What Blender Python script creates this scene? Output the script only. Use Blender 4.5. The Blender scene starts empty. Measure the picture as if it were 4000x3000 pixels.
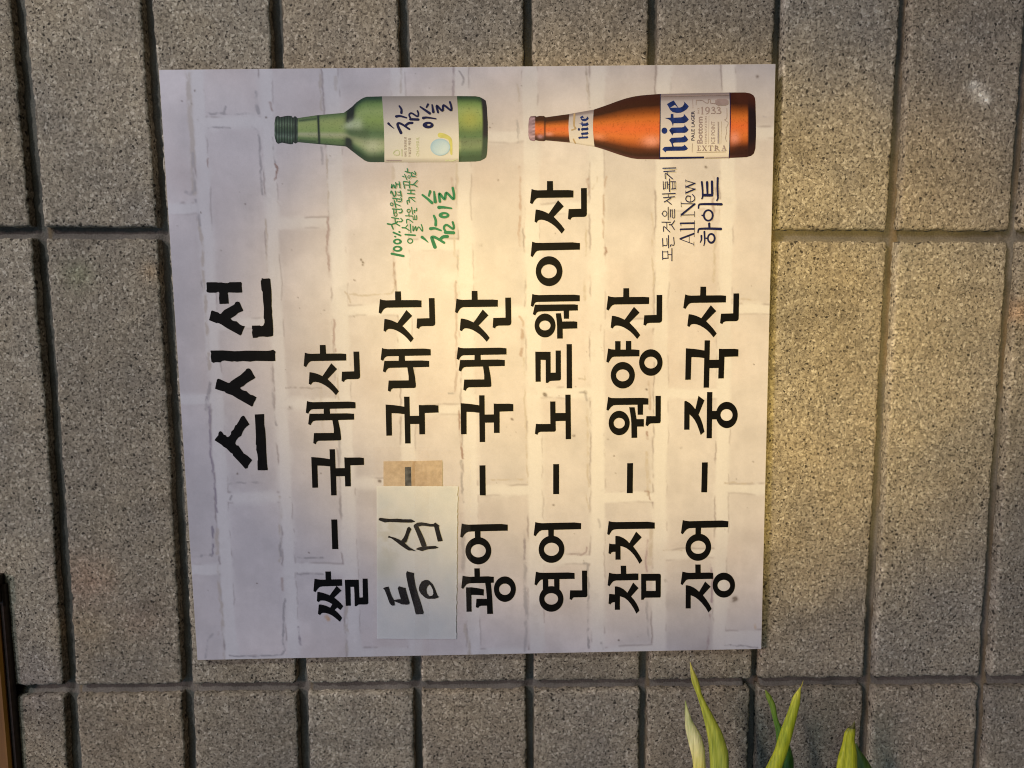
import bpy, math, random
import numpy as np
from mathutils import Matrix, Vector
from mathutils.geometry import tessellate_polygon

random.seed(7)
# ------------------------------------------------------------------ camera geometry
F = 2770.0                                   # focal length in pixels of a 4000 px wide frame
RM = np.array([[0.99989793, 0.00346774, -0.01386007],
               [-0.00493472, 0.99421956, -0.10725255],
               [0.01340803, 0.10731, 0.9941352]])
TV = np.array([-0.30856696, -0.09662471, 0.45878807])
X0, Z0 = 0.2, 1.5                            # where the measured wall origin lies in the world

def W(u, v, d):
    """wall coordinates (u down the wall, v to the left, d out of it) -> world"""
    return np.stack([X0 - v, -d, Z0 - u], -1)

def plane(x, y, d=0.0):
    """photo pixel (4000x3000) -> wall coordinates u, v on the plane d metres in front of the wall"""
    x = np.asarray(x, float); y = np.asarray(y, float)
    dc = np.stack([(x - 2000) / F, (y - 1500) / F, np.ones_like(x)], -1)
    a = dc @ RM; b = RM.T @ TV
    s = (b[2] - d) / a[..., 2]
    return a[..., 0] * s - b[0], a[..., 1] * s - b[1]

def at(x, y, d=0.0):
    u, v = plane(x, y, d)
    return W(u, v, np.full_like(u, d))

sc = bpy.context.scene
cam = bpy.data.objects.new('camera', bpy.data.cameras.new('camera'))
sc.collection.objects.link(cam); sc.camera = cam
Cp = -(RM.T @ TV)
def wdir(c):                                  # camera-frame direction -> world
    p = RM.T @ np.array(c, float)
    return Vector((-p[1], p[2], -p[0]))
cx, cy, cz = wdir((1, 0, 0)), wdir((0, -1, 0)), wdir((0, 0, -1))
M = Matrix((cx, cy, cz)).transposed().to_4x4()
M.translation = Vector((X0 - Cp[1], Cp[2], Z0 - Cp[0]))
cam.matrix_world = M
cam.data.sensor_width = 36; cam.data.lens = F / 4000 * 36
cam.data.clip_start = 0.01; cam.data.clip_end = 200

# ------------------------------------------------------------------ sky and lamps
world = bpy.data.worlds.new('World'); sc.world = world; world.use_nodes = True
wn = world.node_tree; bg = wn.nodes['Background']
sky = wn.nodes.new('ShaderNodeTexSky'); sky.sky_type = 'NISHITA'; sky.sun_disc = False
sky.sun_elevation = math.radians(22); sky.sun_rotation = math.radians(20)
sky.air_density = 1.0; sky.dust_density = 2.0; sky.ozone_density = 1.0
wn.links.new(sky.outputs[0], bg.inputs[0]); bg.inputs[1].default_value = 0.11

def aim(o, frm, to):
    o.location = frm
    o.rotation_euler = (Vector(to) - Vector(frm)).to_track_quat('-Z', 'Y').to_euler()
sun = bpy.data.objects.new('sun', bpy.data.lights.new('sun', 'SUN'))
sc.collection.objects.link(sun)
sun.data.energy = 0.84; sun.data.angle = math.radians(12); sun.data.color = (1.0, 0.72, 0.72)
aim(sun, (1.3, -2.9, 4.0), (0.1, 0, 1.3))
# the warm shop lamp that lights the sign from above
spot = bpy.data.objects.new('shop_lamp', bpy.data.lights.new('shop_lamp', 'SPOT'))
sc.collection.objects.link(spot)
spot.data.energy = 49.0; spot.data.color = (1.0, 0.71, 0.21)
spot.data.spot_size = math.radians(26); spot.data.spot_blend = 1.0; spot.data.shadow_soft_size = 0.02
LAMP = at(1150, 750, 0.0); TARGET = at(2500, 1350, 0.0)
aim(spot, (float(LAMP[0]), -1.0, float(LAMP[2])), TARGET.tolist()); spot.scale = (0.94, 1.34, 1.0)
# neutral light added out of view, up-right, for shadow direction and cool fade
white = bpy.data.objects.new('front_lamp', bpy.data.lights.new('front_lamp', 'POINT'))
sc.collection.objects.link(white); white.data.energy = 21.5; white.data.shadow_soft_size = 0.05
white.location = (float(TARGET[0]) + 0.70, -0.95, float(TARGET[2]) + 0.85)

sc.view_settings.view_transform = 'Standard'; sc.view_settings.look = 'None'
sc.view_settings.gamma = 1; sc.view_settings.exposure = 0.0
sc.render.engine = 'CYCLES'
sc.cycles.max_bounces = 6
sc.cycles.filter_width = 1.1

# ------------------------------------------------------------------ noise
def _hash(ix, iy, seed):
    n = (ix.astype(np.int64) * 374761393 + iy.astype(np.int64) * 668265263 + seed * 1442695041) & 0xffffffff
    n = ((n ^ (n >> 13)) * 1274126177) & 0xffffffff
    n = (n ^ (n >> 16)) & 0xffffff
    return n / float(0xffffff)
def vn(x, y, seed=0):
    x = np.asarray(x, float); y = np.asarray(y, float)
    ix = np.floor(x); iy = np.floor(y); fx = x - ix; fy = y - iy
    fx = fx * fx * (3 - 2 * fx); fy = fy * fy * (3 - 2 * fy)
    a = _hash(ix, iy, seed); b = _hash(ix + 1, iy, seed); c = _hash(ix, iy + 1, seed); d = _hash(ix + 1, iy + 1, seed)
    return (a * (1 - fx) + b * fx) * (1 - fy) + (c * (1 - fx) + d * fx) * fy
def fbm(x, y, seed=0, o=4):
    r = 0; a = 1; t = 0
    for k in range(o):
        r = r + a * vn(x * 2 ** k, y * 2 ** k, seed + k * 17); t += a; a *= 0.55
    return r / t
def sst(a, b, x):
    t = np.clip((x - a) / (b - a), 0, 1); return t * t * (3 - 2 * t)

# ------------------------------------------------------------------ object helpers
def tag(o, label=None, cat=None, group=None, kind=None):
    if label: o['label'] = label
    if cat: o['category'] = cat
    if group: o['group'] = group
    if kind: o['kind'] = kind
    return o
def empty(name, loc):
    o = bpy.data.objects.new(name, None); sc.collection.objects.link(o)
    o.location = [float(a) for a in loc]; o.empty_display_size = 0.02
    return o
def rootloc(o):
    p = Vector((0, 0, 0))
    while o: p += o.location; o = o.parent
    return np.array(p)
def link(name, me, mat, parent=None, loc=None):
    o = bpy.data.objects.new(name, me); sc.collection.objects.link(o)
    if mat and not me.materials: me.materials.append(mat)
    if parent: o.parent = parent
    if loc is not None: o.location = [float(a) for a in loc]
    return o
def mesh(name, V, Fc, mat, parent=None, cols=None, smooth=False, own_origin=False):
    """V in world coordinates"""
    V = np.asarray(V, float)
    base = rootloc(parent) if parent else np.zeros(3)
    off = None
    if own_origin or not parent:
        c = V.mean(0); off = c - base; V = V - c
    else:
        V = V - base
    me = bpy.data.meshes.new(name)
    Fc = Fc if isinstance(Fc, np.ndarray) else Fc
    if isinstance(Fc, np.ndarray) and Fc.shape[1] == 4:
        me.vertices.add(len(V)); me.vertices.foreach_set('co', V.astype(np.float32).ravel())
        n = len(Fc); me.loops.add(n * 4); me.loops.foreach_set('vertex_index', Fc.astype(np.int32).ravel())
        me.polygons.add(n); me.polygons.foreach_set('loop_start', np.arange(0, n * 4, 4, dtype=np.int32))
        me.polygons.foreach_set('loop_total', np.full(n, 4, dtype=np.int32))
        me.update(calc_edges=True)
    else:
        me.from_pydata([tuple(p) for p in V], [], [tuple(int(i) for i in f) for f in Fc])
    if cols is not None:
        at_ = me.color_attributes.new('paint', 'FLOAT_COLOR', 'POINT')
        c4 = np.ones((len(V), 4), np.float32); c4[:, :3] = cols
        at_.data.foreach_set('color', c4.ravel())
    if smooth: me.polygons.foreach_set('use_smooth', np.ones(len(me.polygons), bool))
    me.validate()
    return link(name, me, mat, parent, off)
def gridfaces(n, m):
    i = np.arange(n * m).reshape(n, m)
    return np.stack([i[:-1, :-1], i[1:, :-1], i[1:, 1:], i[:-1, 1:]], -1).reshape(-1, 4)

# ------------------------------------------------------------------ materials
def mat(name):
    m = bpy.data.materials.new(name); m.use_nodes = True
    nt = m.node_tree; return m, nt, nt.nodes['Principled BSDF']
def N(nt, t, **k):
    n = nt.nodes.new(t)
    for a, b in k.items():
        if a in n.inputs: n.inputs[a].default_value = b
        else: setattr(n, a, b)
    return n
def ramp(nt, src, pts):
    r = nt.nodes.new('ShaderNodeValToRGB'); e = r.color_ramp.elements
    e[0].position, e[0].color = pts[0][0], (*pts[0][1], 1)
    e[1].position, e[1].color = pts[-1][0], (*pts[-1][1], 1)
    for p, c in pts[1:-1]:
        q = e.new(p); q.color = (*c, 1)
    nt.links.new(src, r.inputs[0]); return r
def mixc(nt, a, b, f, mode='MIX'):
    m = nt.nodes.new('ShaderNodeMix'); m.data_type = 'RGBA'; m.blend_type = mode
    for s, v in ((6, a), (7, b), (0, f)):
        if hasattr(v, 'is_output'): nt.links.new(v, m.inputs[s])
        elif isinstance(v, (int, float)): m.inputs[s].default_value = v
        else: m.inputs[s].default_value = (*v, 1)
    return m.outputs[2]

def brick_material():
    m, nt, b = mat('cast_concrete_brick')
    g = N(nt, 'ShaderNodeNewGeometry'); P = g.outputs['Position']
    att = N(nt, 'ShaderNodeVertexColor', layer_name='paint')
    wn_ = N(nt, 'ShaderNodeTexNoise', Scale=240.0, Detail=2.0); nt.links.new(P, wn_.inputs['Vector'])
    wv = N(nt, 'ShaderNodeVectorMath', operation='MULTIPLY_ADD'); nt.links.new(wn_.outputs['Color'], wv.inputs[0]); wv.inputs[1].default_value = (.0035, .0035, .0035); nt.links.new(P, wv.inputs[2])
    Q = wv.outputs[0]
    vo = N(nt, 'ShaderNodeTexVoronoi', Scale=640.0, Randomness=1.0); nt.links.new(Q, vo.inputs['Vector'])
    gr = N(nt, 'ShaderNodeSeparateColor'); nt.links.new(vo.outputs['Color'], gr.inputs[0])
    base = ramp(nt, gr.outputs[0], [(0.0, (0.155, 0.137, 0.112)), (0.3, (0.22, 0.195, 0.16)), (0.85, (0.285, 0.257, 0.213)), (1.0, (0.40, 0.37, 0.32))])
    n1 = N(nt, 'ShaderNodeTexNoise', Scale=560.0, Detail=2.0, Roughness=0.6); nt.links.new(P, n1.inputs['Vector'])
    pit = ramp(nt, n1.outputs[0], [(0.37, (0, 0, 0)), (0.46, (1, 1, 1))])
    vp = N(nt, 'ShaderNodeTexVoronoi', Scale=270.0, Randomness=1.0); nt.links.new(Q, vp.inputs['Vector'])
    sel = N(nt, 'ShaderNodeSeparateColor'); nt.links.new(vp.outputs['Color'], sel.inputs[0])
    th = N(nt, 'ShaderNodeMath', operation='MULTIPLY_ADD'); nt.links.new(sel.outputs[1], th.inputs[0]); th.inputs[1].default_value = .42; th.inputs[2].default_value = -.10
    df = N(nt, 'ShaderNodeMath', operation='SUBTRACT'); nt.links.new(vp.outputs['Distance'], df.inputs[0]); nt.links.new(th.outputs[0], df.inputs[1])
    hole = ramp(nt, df.outputs[0], [(0.0, (0, 0, 0)), (0.07, (1, 1, 1))])
    c = mixc(nt, (0.095, 0.083, 0.068), base.outputs[0], pit.outputs[0])
    c = mixc(nt, (0.045, 0.040, 0.034), c, hole.outputs[0])
    n2 = N(nt, 'ShaderNodeTexNoise', Scale=1100.0, Detail=2.0); nt.links.new(P, n2.inputs['Vector'])
    fine = ramp(nt, n2.outputs[0], [(0.3, (0.84, 0.84, 0.84)), (0.7, (1.14, 1.14, 1.14))])
    c = mixc(nt, c, fine.outputs[0], 1.0, 'MULTIPLY')
    n3 = N(nt, 'ShaderNodeTexNoise', Scale=26.0, Detail=4.0, Roughness=.6); nt.links.new(P, n3.inputs['Vector'])
    big = ramp(nt, n3.outputs[0], [(0.3, (0.86, 0.87, 0.90)), (0.7, (1.12, 1.10, 1.05))])
    c = mixc(nt, c, big.outputs[0], 1.0, 'MULTIPLY')
    c = mixc(nt, c, att.outputs[0], 1.0, 'MULTIPLY')
    c = mixc(nt, c, (1.45, 1.40, 1.25), 1.0, 'MULTIPLY')
    nt.links.new(c, b.inputs['Base Color']); b.inputs['Roughness'].default_value = 0.93
    b.inputs['Specular IOR Level'].default_value = 0.2
    h1 = N(nt, 'ShaderNodeMath', operation='MULTIPLY_ADD'); nt.links.new(hole.outputs[0], h1.inputs[0]); h1.inputs[1].default_value = .8; nt.links.new(n1.outputs[0], h1.inputs[2])
    mx = N(nt, 'ShaderNodeMath', operation='MULTIPLY_ADD'); nt.links.new(gr.outputs[1], mx.inputs[0]); mx.inputs[1].default_value = .35; nt.links.new(h1.outputs[0], mx.inputs[2])
    bp = N(nt, 'ShaderNodeBump', Strength=0.8, Distance=0.0006); nt.links.new(mx.outputs[0], bp.inputs['Height'])
    nt.links.new(bp.outputs[0], b.inputs['Normal'])
    return m
def mortar_material():
    m, nt, b = mat('grey_mortar')
    g = N(nt, 'ShaderNodeNewGeometry'); P = g.outputs['Position']
    att = N(nt, 'ShaderNodeVertexColor', layer_name='paint')
    n1 = N(nt, 'ShaderNodeTexNoise', Scale=900.0, Detail=3.0); nt.links.new(P, n1.inputs['Vector'])
    n2 = N(nt, 'ShaderNodeTexNoise', Scale=45.0, Detail=4.0); nt.links.new(P, n2.inputs['Vector'])
    c = ramp(nt, n2.outputs[0], [(0.3, (0.10, 0.092, 0.078)), (0.7, (0.165, 0.15, 0.125))])
    f = ramp(nt, n1.outputs[0], [(0.3, (0.8, 0.8, 0.8)), (0.7, (1.2, 1.2, 1.2))])
    c = mixc(nt, c.outputs[0], f.outputs[0], 1.0, 'MULTIPLY')
    c = mixc(nt, c, att.outputs[0], 1.0, 'MULTIPLY')
    nt.links.new(c, b.inputs['Base Color']); b.inputs['Roughness'].default_value = 0.95
    bp = N(nt, 'ShaderNodeBump', Strength=0.7, Distance=0.0008); nt.links.new(n1.outputs[0], bp.inputs['Height'])
    nt.links.new(bp.outputs[0], b.inputs['Normal'])
    return m
def print_material(name, rough=0.4, spec=0.2, grain=True):
    m, nt, b = mat(name)
    att = N(nt, 'ShaderNodeVertexColor', layer_name='paint')
    g = N(nt, 'ShaderNodeNewGeometry'); P = g.outputs['Position']
    n1 = N(nt, 'ShaderNodeTexNoise', Scale=1500.0, Detail=1.0); nt.links.new(P, n1.inputs['Vector'])
    f = ramp(nt, n1.outputs[0], [(0.25, (0.965, 0.965, 0.965)), (0.75, (1.03, 1.03, 1.03))])
    c = mixc(nt, att.outputs[0], f.outputs[0], 1.0, 'MULTIPLY')
    nt.links.new(c, b.inputs['Base Color'])
    b.inputs['Roughness'].default_value = rough; b.inputs['Specular IOR Level'].default_value = spec
    bp = N(nt, 'ShaderNodeBump', Strength=0.12, Distance=0.0002); nt.links.new(n1.outputs[0], bp.inputs['Height'])
    nt.links.new(bp.outputs[0], b.inputs['Normal'])
    return m
def ink_material(name, col, rough=0.4, spec=0.35, vary=0.12):
    m, nt, b = mat(name)
    g = N(nt, 'ShaderNodeNewGeometry')
    n = N(nt, 'ShaderNodeTexNoise', Scale=260.0, Detail=3.0); nt.links.new(g.outputs['Position'], n.inputs['Vector'])
    lo = tuple(c * (1 - vary) for c in col); hi = tuple(c * (1 + vary) + 0.001 for c in col)
    r = ramp(nt, n.outputs[0], [(0.3, lo), (0.7, hi)])
    nt.links.new(r.outputs[0], b.inputs['Base Color'])
    b.inputs['Roughness'].default_value = rough; b.inputs['Specular IOR Level'].default_value = spec
    return m
MB_ = brick_material(); MM = mortar_material()
MPRINT = print_material('laminated_print')
MBLACK = ink_material('black_print', (0.004, 0.004, 0.0045), 0.5, 0.06)
MNAVY = ink_material('navy_print', (0.007, 0.010, 0.065), .5, .12)
MBLUE = ink_material('blue_print', (0.009, 0.026, 0.15), 0.5, 0.12, 0.4)
MGREEN = ink_material('green_print', (0.018, 0.19, 0.09), .5, .15)
MMARK = ink_material('black_marker', (0.007, 0.007, 0.009), 0.6, 0.1, 0.5)
MMAUVE = ink_material('mauve_print', (0.27, 0.215, 0.24), 0.42, 0.3)
MPALEG = ink_material('pale_green_print', (0.50, 0.56, 0.36), 0.42, 0.3)
MYEL = ink_material('yellow_print', (0.58, 0.56, 0.16), 0.42, 0.3)
MLEAF = None

# ------------------------------------------------------------------ the wall
PITCH = 0.08; L = 0.31156
bed_px = [[(63, 0), (155, 1000), (229, 2000), (290, 3000)], [(571, 0), (640, 1000), (696, 2000), (743, 3000)],
          [(1076, 0), (1190, 3000)], [(1575, 0), (1635, 3000)], [(2063, 0), (2072, 3000)], [(2553, 0), (2512, 3000)],
          [(3047, 0), (2939, 3000)], [(3541, 0), (3478, 1000), (3435, 2000), (3375, 3000)], [(4035, 0), (3961, 1000), (3887, 2000), (3828, 3000)]]
bedfit = []
for i, pts in enumerate(bed_px):
    a = np.array([plane(x, y) for x, y in pts]); bedfit.append(np.polyfit(a[:, 1], a[:, 0], 2 if len(pts) > 2 else 1))
VA, VB = plane(2000, 0)[1], plane(2000, 3000)[1]
def bed_u(i, v):
    vv = np.clip(v, VA - 0.02, VB + 0.02)
    if 0 <= i <= 8:
        p = bedfit[i]; d = np.polyder(p)
        return np.polyval(p, vv) + (v - vv) * np.polyval(d, vv) * 0.3
    if i < 0: return bed_u(0, v) + i * PITCH
    return bed_u(8, v) + (i - 8) * PITCH
bed_w = {0: .0098, 1: .0084, 2: .0082, 3: .0072, 4: .0068, 5: .0072, 6: .0070, 7: .0082, 8: .0086}
hp = [[(0, 910), (1000, 908), (4000, 922)], [(0, 2699), (2000, 2683), (4000, 2661)]]
headfit = []
for pts in hp:
    a = np.array([plane(x, y) for x, y in pts]); headfit.append(np.polyfit(a[:, 0], a[:, 1], 1))
def head_v(j, u):
    if j == 0 or j == 1: return np.polyval(headfit[j], u)
    if j < 0: return np.polyval(headfit[0], u) + j * L
    return np.polyval(headfit[1], u) + (j - 1) * L

wall = empty('brick_wall', W(0.3, 0.1, -0.05))
tag(wall, 'grey concrete brick wall with deep dark joints behind the white menu sign', 'wall')
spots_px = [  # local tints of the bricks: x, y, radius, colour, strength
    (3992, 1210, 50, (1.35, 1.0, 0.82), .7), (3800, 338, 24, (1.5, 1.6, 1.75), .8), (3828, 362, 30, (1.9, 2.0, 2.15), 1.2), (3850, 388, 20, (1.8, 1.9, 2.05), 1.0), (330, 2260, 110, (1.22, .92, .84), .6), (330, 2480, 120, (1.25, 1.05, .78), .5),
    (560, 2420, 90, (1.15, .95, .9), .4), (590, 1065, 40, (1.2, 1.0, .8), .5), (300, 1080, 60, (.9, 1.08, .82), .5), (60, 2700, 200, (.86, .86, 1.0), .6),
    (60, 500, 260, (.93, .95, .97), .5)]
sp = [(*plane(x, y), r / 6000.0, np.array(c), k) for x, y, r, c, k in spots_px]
def seen(i, j): return -1 <= i <= 8 and -1 <= j <= 1
for i in range(-3, 11):
    for j in range(-2, 3):
        u_mid0 = bed_u(i, 0.1); step = 0.0013 if seen(i, j) else 0.005
        nv = int((L - .008) / step); nu = int((PITCH - .008) / step)
        sv = np.linspace(0, 1, nv); su = np.linspace(0, 1, nu)
        SU, SV = np.meshgrid(su, sv, indexing='ij')
        seed = 100 + i * 13 + j * 7
        va = head_v(j, u_mid0 + .04) + .004; vb = head_v(j + 1, u_mid0 + .04) - .004
        Vv = va + (vb - va) * SV
        hw0 = bed_w.get(i, .0078) / 2; hw1 = bed_w.get(i + 1, .0078) / 2
        ua = bed_u(i, Vv) + hw0; ub = bed_u(i + 1, Vv) - hw1
        U = ua + (ub - ua) * SU
        V_ = (head_v(j, U) + .004) * (1 - SV) + (head_v(j + 1, U) - .004) * SV
        # ragged arrises
        eu = np.minimum(SU, 1 - SU) * (PITCH - .008); ev = np.minimum(SV, 1 - SV) * (L - .008)
        sgu = np.where(SU < .5, 1, -1); sgv = np.where(SV < .5, 1, -1)
        rag = (fbm(V_ * 260, SU * 0 + sgu * 3.3 + i * 2, seed, 3) - .5)
        ragv = (fbm(U * 260, SV * 0 + sgv * 3.3 + j * 2, seed + 5, 3) - .5)
        slow = (vn(V_ * 22, sgu * 2.0 + i, seed + 31) - .5)
        U = U + sgu * (rag * .0020 + slow * .0008 - .0003) * np.exp(-eu / .004)
        V_ = V_ + sgv * ragv * .0024 * np.exp(-ev / .004)
        e = np.sqrt(np.clip(eu, 0, .003) ** 2) ; e2 = np.clip(ev, 0, .003)
        rnd = .0008 * ((1 - np.clip(eu / .0018, 0, 1)) ** 2 + (1 - np.clip(ev / .0018, 0, 1)) ** 2)
        chip = fbm(U * 300, V_ * 300, seed + 9, 2)
        D = (fbm(U * 330, V_ * 330, 3, 3) - .5) * .0009 + (fbm(U * 30, V_ * 30, 5, 2) - .5) * .0008 - rnd
        D = D - np.where(chip > .66, (chip - .66) * .006, 0) * np.exp(-np.minimum(eu, ev) / .004)
        tone = 0.90 + 0.20 * _hash(np.array([i + 50.]), np.array([j + 50.]), 4)[0]
        hue = _hash(np.array([i + 50.]), np.array([j + 50.]), 8)[0] - .5
        col = np.ones(U.shape + (3,)) * tone * np.array([1 + .05 * hue, 1, 1 - .06 * hue])
        lo = fbm(U * 14, V_ * 14, 77, 3)[..., None] - .5
        col = col * (1 + lo * np.array([.34, .29, .20]))
        drip = sst(.58, .78, fbm(U * 5, V_ * 55, 88, 4))[..., None]; col = col * (1 - .13 * drip)
        grime = sst(.55, .75, fbm(U * 34, V_ * 34, 89, 4))[..., None]; col = col * (1 - .12 * grime * np.array([.9, 1, 1.15]))
        # pale lime bloom along the arrises
        bloom = np.exp(-np.minimum(eu, ev) / .0025) * sst(.5, .75, fbm(U * 60, V_ * 60, 21, 3))
        col = col * (1 + .35 * bloom[..., None])
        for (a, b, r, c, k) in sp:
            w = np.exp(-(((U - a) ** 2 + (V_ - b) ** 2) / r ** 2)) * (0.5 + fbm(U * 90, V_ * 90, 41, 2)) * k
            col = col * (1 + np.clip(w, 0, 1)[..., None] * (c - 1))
        # sides: drop the rim to the bed of the mortar
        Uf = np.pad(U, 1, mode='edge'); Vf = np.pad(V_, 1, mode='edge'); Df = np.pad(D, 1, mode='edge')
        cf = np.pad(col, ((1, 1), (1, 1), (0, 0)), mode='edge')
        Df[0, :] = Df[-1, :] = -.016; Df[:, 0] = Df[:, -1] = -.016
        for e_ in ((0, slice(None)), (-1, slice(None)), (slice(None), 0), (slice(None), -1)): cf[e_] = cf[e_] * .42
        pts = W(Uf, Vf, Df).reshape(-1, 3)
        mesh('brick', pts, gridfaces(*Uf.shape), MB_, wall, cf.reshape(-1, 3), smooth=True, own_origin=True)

# mortar: one bed behind the bricks, tooled slightly hollow in each joint
ulo, uhi = bed_u(-3, 0.1) - .004, bed_u(11, 0.1) + .004
vlo, vhi = head_v(-2, .3) - .004, head_v(3, .3) + .004
us = np.arange(ulo, uhi, .0016); vs = np.arange(vlo, vhi, .0028)
Ug, Vg = np.meshgrid(us, vs, indexing='ij')
du = np.full(Ug.shape, 9.); 
for i in range(-3, 12):
    q = (Ug - bed_u(i, Vg)); du = np.where(np.abs(q) < np.abs(du), q, du)
dv = np.full(Ug.shape, 9.)
for j in range(-2, 4):
    q = (Vg - head_v(j, Ug)); dv = np.where(np.abs(q) < np.abs(dv), q, dv)
inbed = np.abs(du) < .0055
Dm = -.0080 + np.where(inbed, 50 * du * du + np.clip(du, 0, 1) * .18, 0)
Dm = Dm - np.where(inbed & (np.abs(Ug - bed_u(6, Vg)) < .006), .004, 0)
Dm = Dm + np.where((np.abs(dv) < .0060) & ~inbed, .0032 * sst(-.001, .0042, dv), 0)
Dm = Dm + (fbm(Ug * 150, Vg * 150, 61, 3) - .5) * .0012 + (fbm(Ug * 20, Vg * 20, 62, 2) - .5) * .0016
tm = 0.85 + .45 * fbm(Ug * 9, Vg * 9, 63, 3)
brown = (inbed * sst(.0010, .0034, du) * sst(.35, .6, fbm(Ug * 40, Vg * 14, 65, 3)))[..., None]
lip = ((np.abs(dv) < .006) & ~inbed)[..., None] * sst(.0012, .0035, dv)[..., None]
cm = tm[..., None] * (1 - brown * (1 - np.array([1.12, .92, .62]))) * (1 + .35 * lip * np.array([1, 1, 1.0]))
mesh('mortar', W(Ug, Vg, Dm).reshape(-1, 3), gridfaces(*Ug.shape), MM, wall, cm.reshape(-1, 3), smooth=True)

# ------------------------------------------------------------------ the sign
DS = 0.0078                                  # face of the panel, metres in front of the bricks
corner_px = [(620, 272), (3030, 252), (2972, 2533), (773, 2579)]
cu, cv = plane([p[0] for p in corner_px], [p[1] for p in corner_px], DS)
# best rectangle through the four corners
c0 = np.array([cu, cv]).T
ex = ((c0[1] - c0[0]) + (c0[2] - c0[3])) / 2; ey = ((c0[3] - c0[0]) + (c0[2] - c0[1])) / 2
mid = c0.mean(0)
SW, SH = np.linalg.norm(ex), np.linalg.norm(ey); exn = ex / SW; eyn = ey / SH
O_ = mid - ex / 2 - ey / 2
def s2uv(s, t): return O_[0] + s * ex[0] + t * ey[0], O_[1] + s * ex[1] + t * ey[1]
Ainv = np.linalg.inv(np.array([ex, ey]).T)
def px2st(x, y):
    u, v = plane(x, y, DS); q = np.stack([u - O_[0], v - O_[1]], -1) @ Ainv.T
    return q[..., 0], q[..., 1]
sign = empty('menu_sign', W(*[np.array(a) for a in (*s2uv(.5, .5), DS)]))
tag(sign, 'square white menu sign with black Korean lettering and two printed bottles on the brick wall', 'sign')

n = 640
Sg, Tg = np.meshgrid(np.linspace(0, 1, n), np.linspace(0, 1, n), indexing='ij')
wob = lambda k: (fbm(Sg * 18, Tg * 18, 200 + k, 5) - .5)
Sw = Sg + wob(0) * .006; Tw = Tg + wob(1) * .010
bands = [(-.1, .050), (.070, .160), (.179, .264), (.288, .373), (.395, .477), (.499, .588), (.611, .697), (.720, .806), (.828, .914), (.935, 1.1)]
rows = [(757, 1490, 2176, 2900), (446, 1198, 1887, 2562), (820, 1516, 2184, 2900), (430, 1155, 1837, 2545), (905, 1545, 2236, 2900),
        (505, 1172, 1878, 2560), (780, 1486, 2168, 2900), (440, 1225, 1915, 2560), (770, 1500, 2150, 2900), (500, 1169, 1886, 2500)]
base = np.ones((n, n, 3)) * np.array([.622, .610, .634])
cloud = fbm(Sg * 9, Tg * 9, 210, 5); cloud2 = fbm(Sg * 30, Tg * 34, 211, 4); cloud3 = fbm(Sg * 5, Tg * 6, 213, 4)
streak = fbm(Sg * 70, Tg * 9, 212, 4); fine1 = fbm(Sg * 110, Tg * 110, 214, 3); fine2 = fbm(Sg * 260, Tg * 260, 215, 2)
for bi, ((s0, s1), jr) in enumerate(zip(bands, rows)):
    xs = (s0 + s1) / 2
    ts = [-.5] + [((y - 272) / 2307.) for y in jr]
    for k in range(len(ts) - 1):
        t0 = ts[k] + (.016 if k else 0); t1 = ts[k + 1]
        if t0 > 1: continue
        ds = np.minimum(Sw - s0, s1 - Sw); dt = np.minimum(Tw - t0, t1 - Tw)
        dd = np.minimum(ds, dt)
        soft = .0035 + .0075 * sst(.35, .7, fbm(Sg * 26, Tg * 22, 280 + bi, 3))
        ins = sst(-soft * .5, soft, dd + (fine1 - .5) * .0022)
        hsh = _hash(np.array([bi + 3.]), np.array([k + 3.]), 5)[0]
        bc = np.array([.566, .538, .562]) * (0.965 + .07 * hsh)
        if bi == 3 and k == 0: bc = bc * .95
        if bi == 3 and k == 1: bc = bc * .99
        if bi == 2 and k == 1: bc = bc * .93
        tex = 1 + (cloud[..., None] - .5) * .22 + (cloud2[..., None] - .5) * .16 + (cloud3[..., None] - .5) * np.array([.20, .16, .1])
        base = base * (1 - ins[..., None]) + (bc * tex) * ins[..., None]
        # soft grey shading beside the right edge and light rim at the left edge (printed)
        er = np.exp(-((Sw - s1 + .0015 + (fine1 - .5) * .004) / .0015) ** 2) * sst(-.002, .002, dt) * sst(.46, .62, fbm(Sg * 50, Tg * 22, 220 + bi, 5))
        el = np.exp(-((Sw - s0 - .001 + (fine1 - .5) * .003) / .0012) ** 2) * sst(-.002, .002, dt) * sst(.5, .64, fbm(Sg * 50, Tg * 26, 240 + bi, 5))
        et = (np.exp(-((Tw - t1 + .001) / .0018) ** 2) + .6 * np.exp(-((Tw - t0 - .001) / .0018) ** 2)) * sst(-.001, .003, ds) * sst(.47, .62, fbm(Sg * 30, Tg * 30, 260 + bi, 3))
        shade = np.clip(.80 * er + .52 * el + .60 * et, 0, .9)
        base = base * (1 - .55 * shade[..., None] * np.array([.9, 1.0, 1.0]))
# smeared trowel marks in the light joints
base = base * (1 + (fine2[..., None] - .5) * .05)
base = base * (1 - .06 * sst(.66, .80, cloud2)[..., None]) * (1 + .06 * sst(.62, .75, cloud)[..., None])
base = base * (1 + (streak[..., None] - .5) * .07) * (1 + (cloud2[..., None] - .5) * .05)
# stains
base = base * (1 - .10 * sst(.55, .8, cloud3)[..., None] * np.array([.8, 1, 1]))

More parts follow.
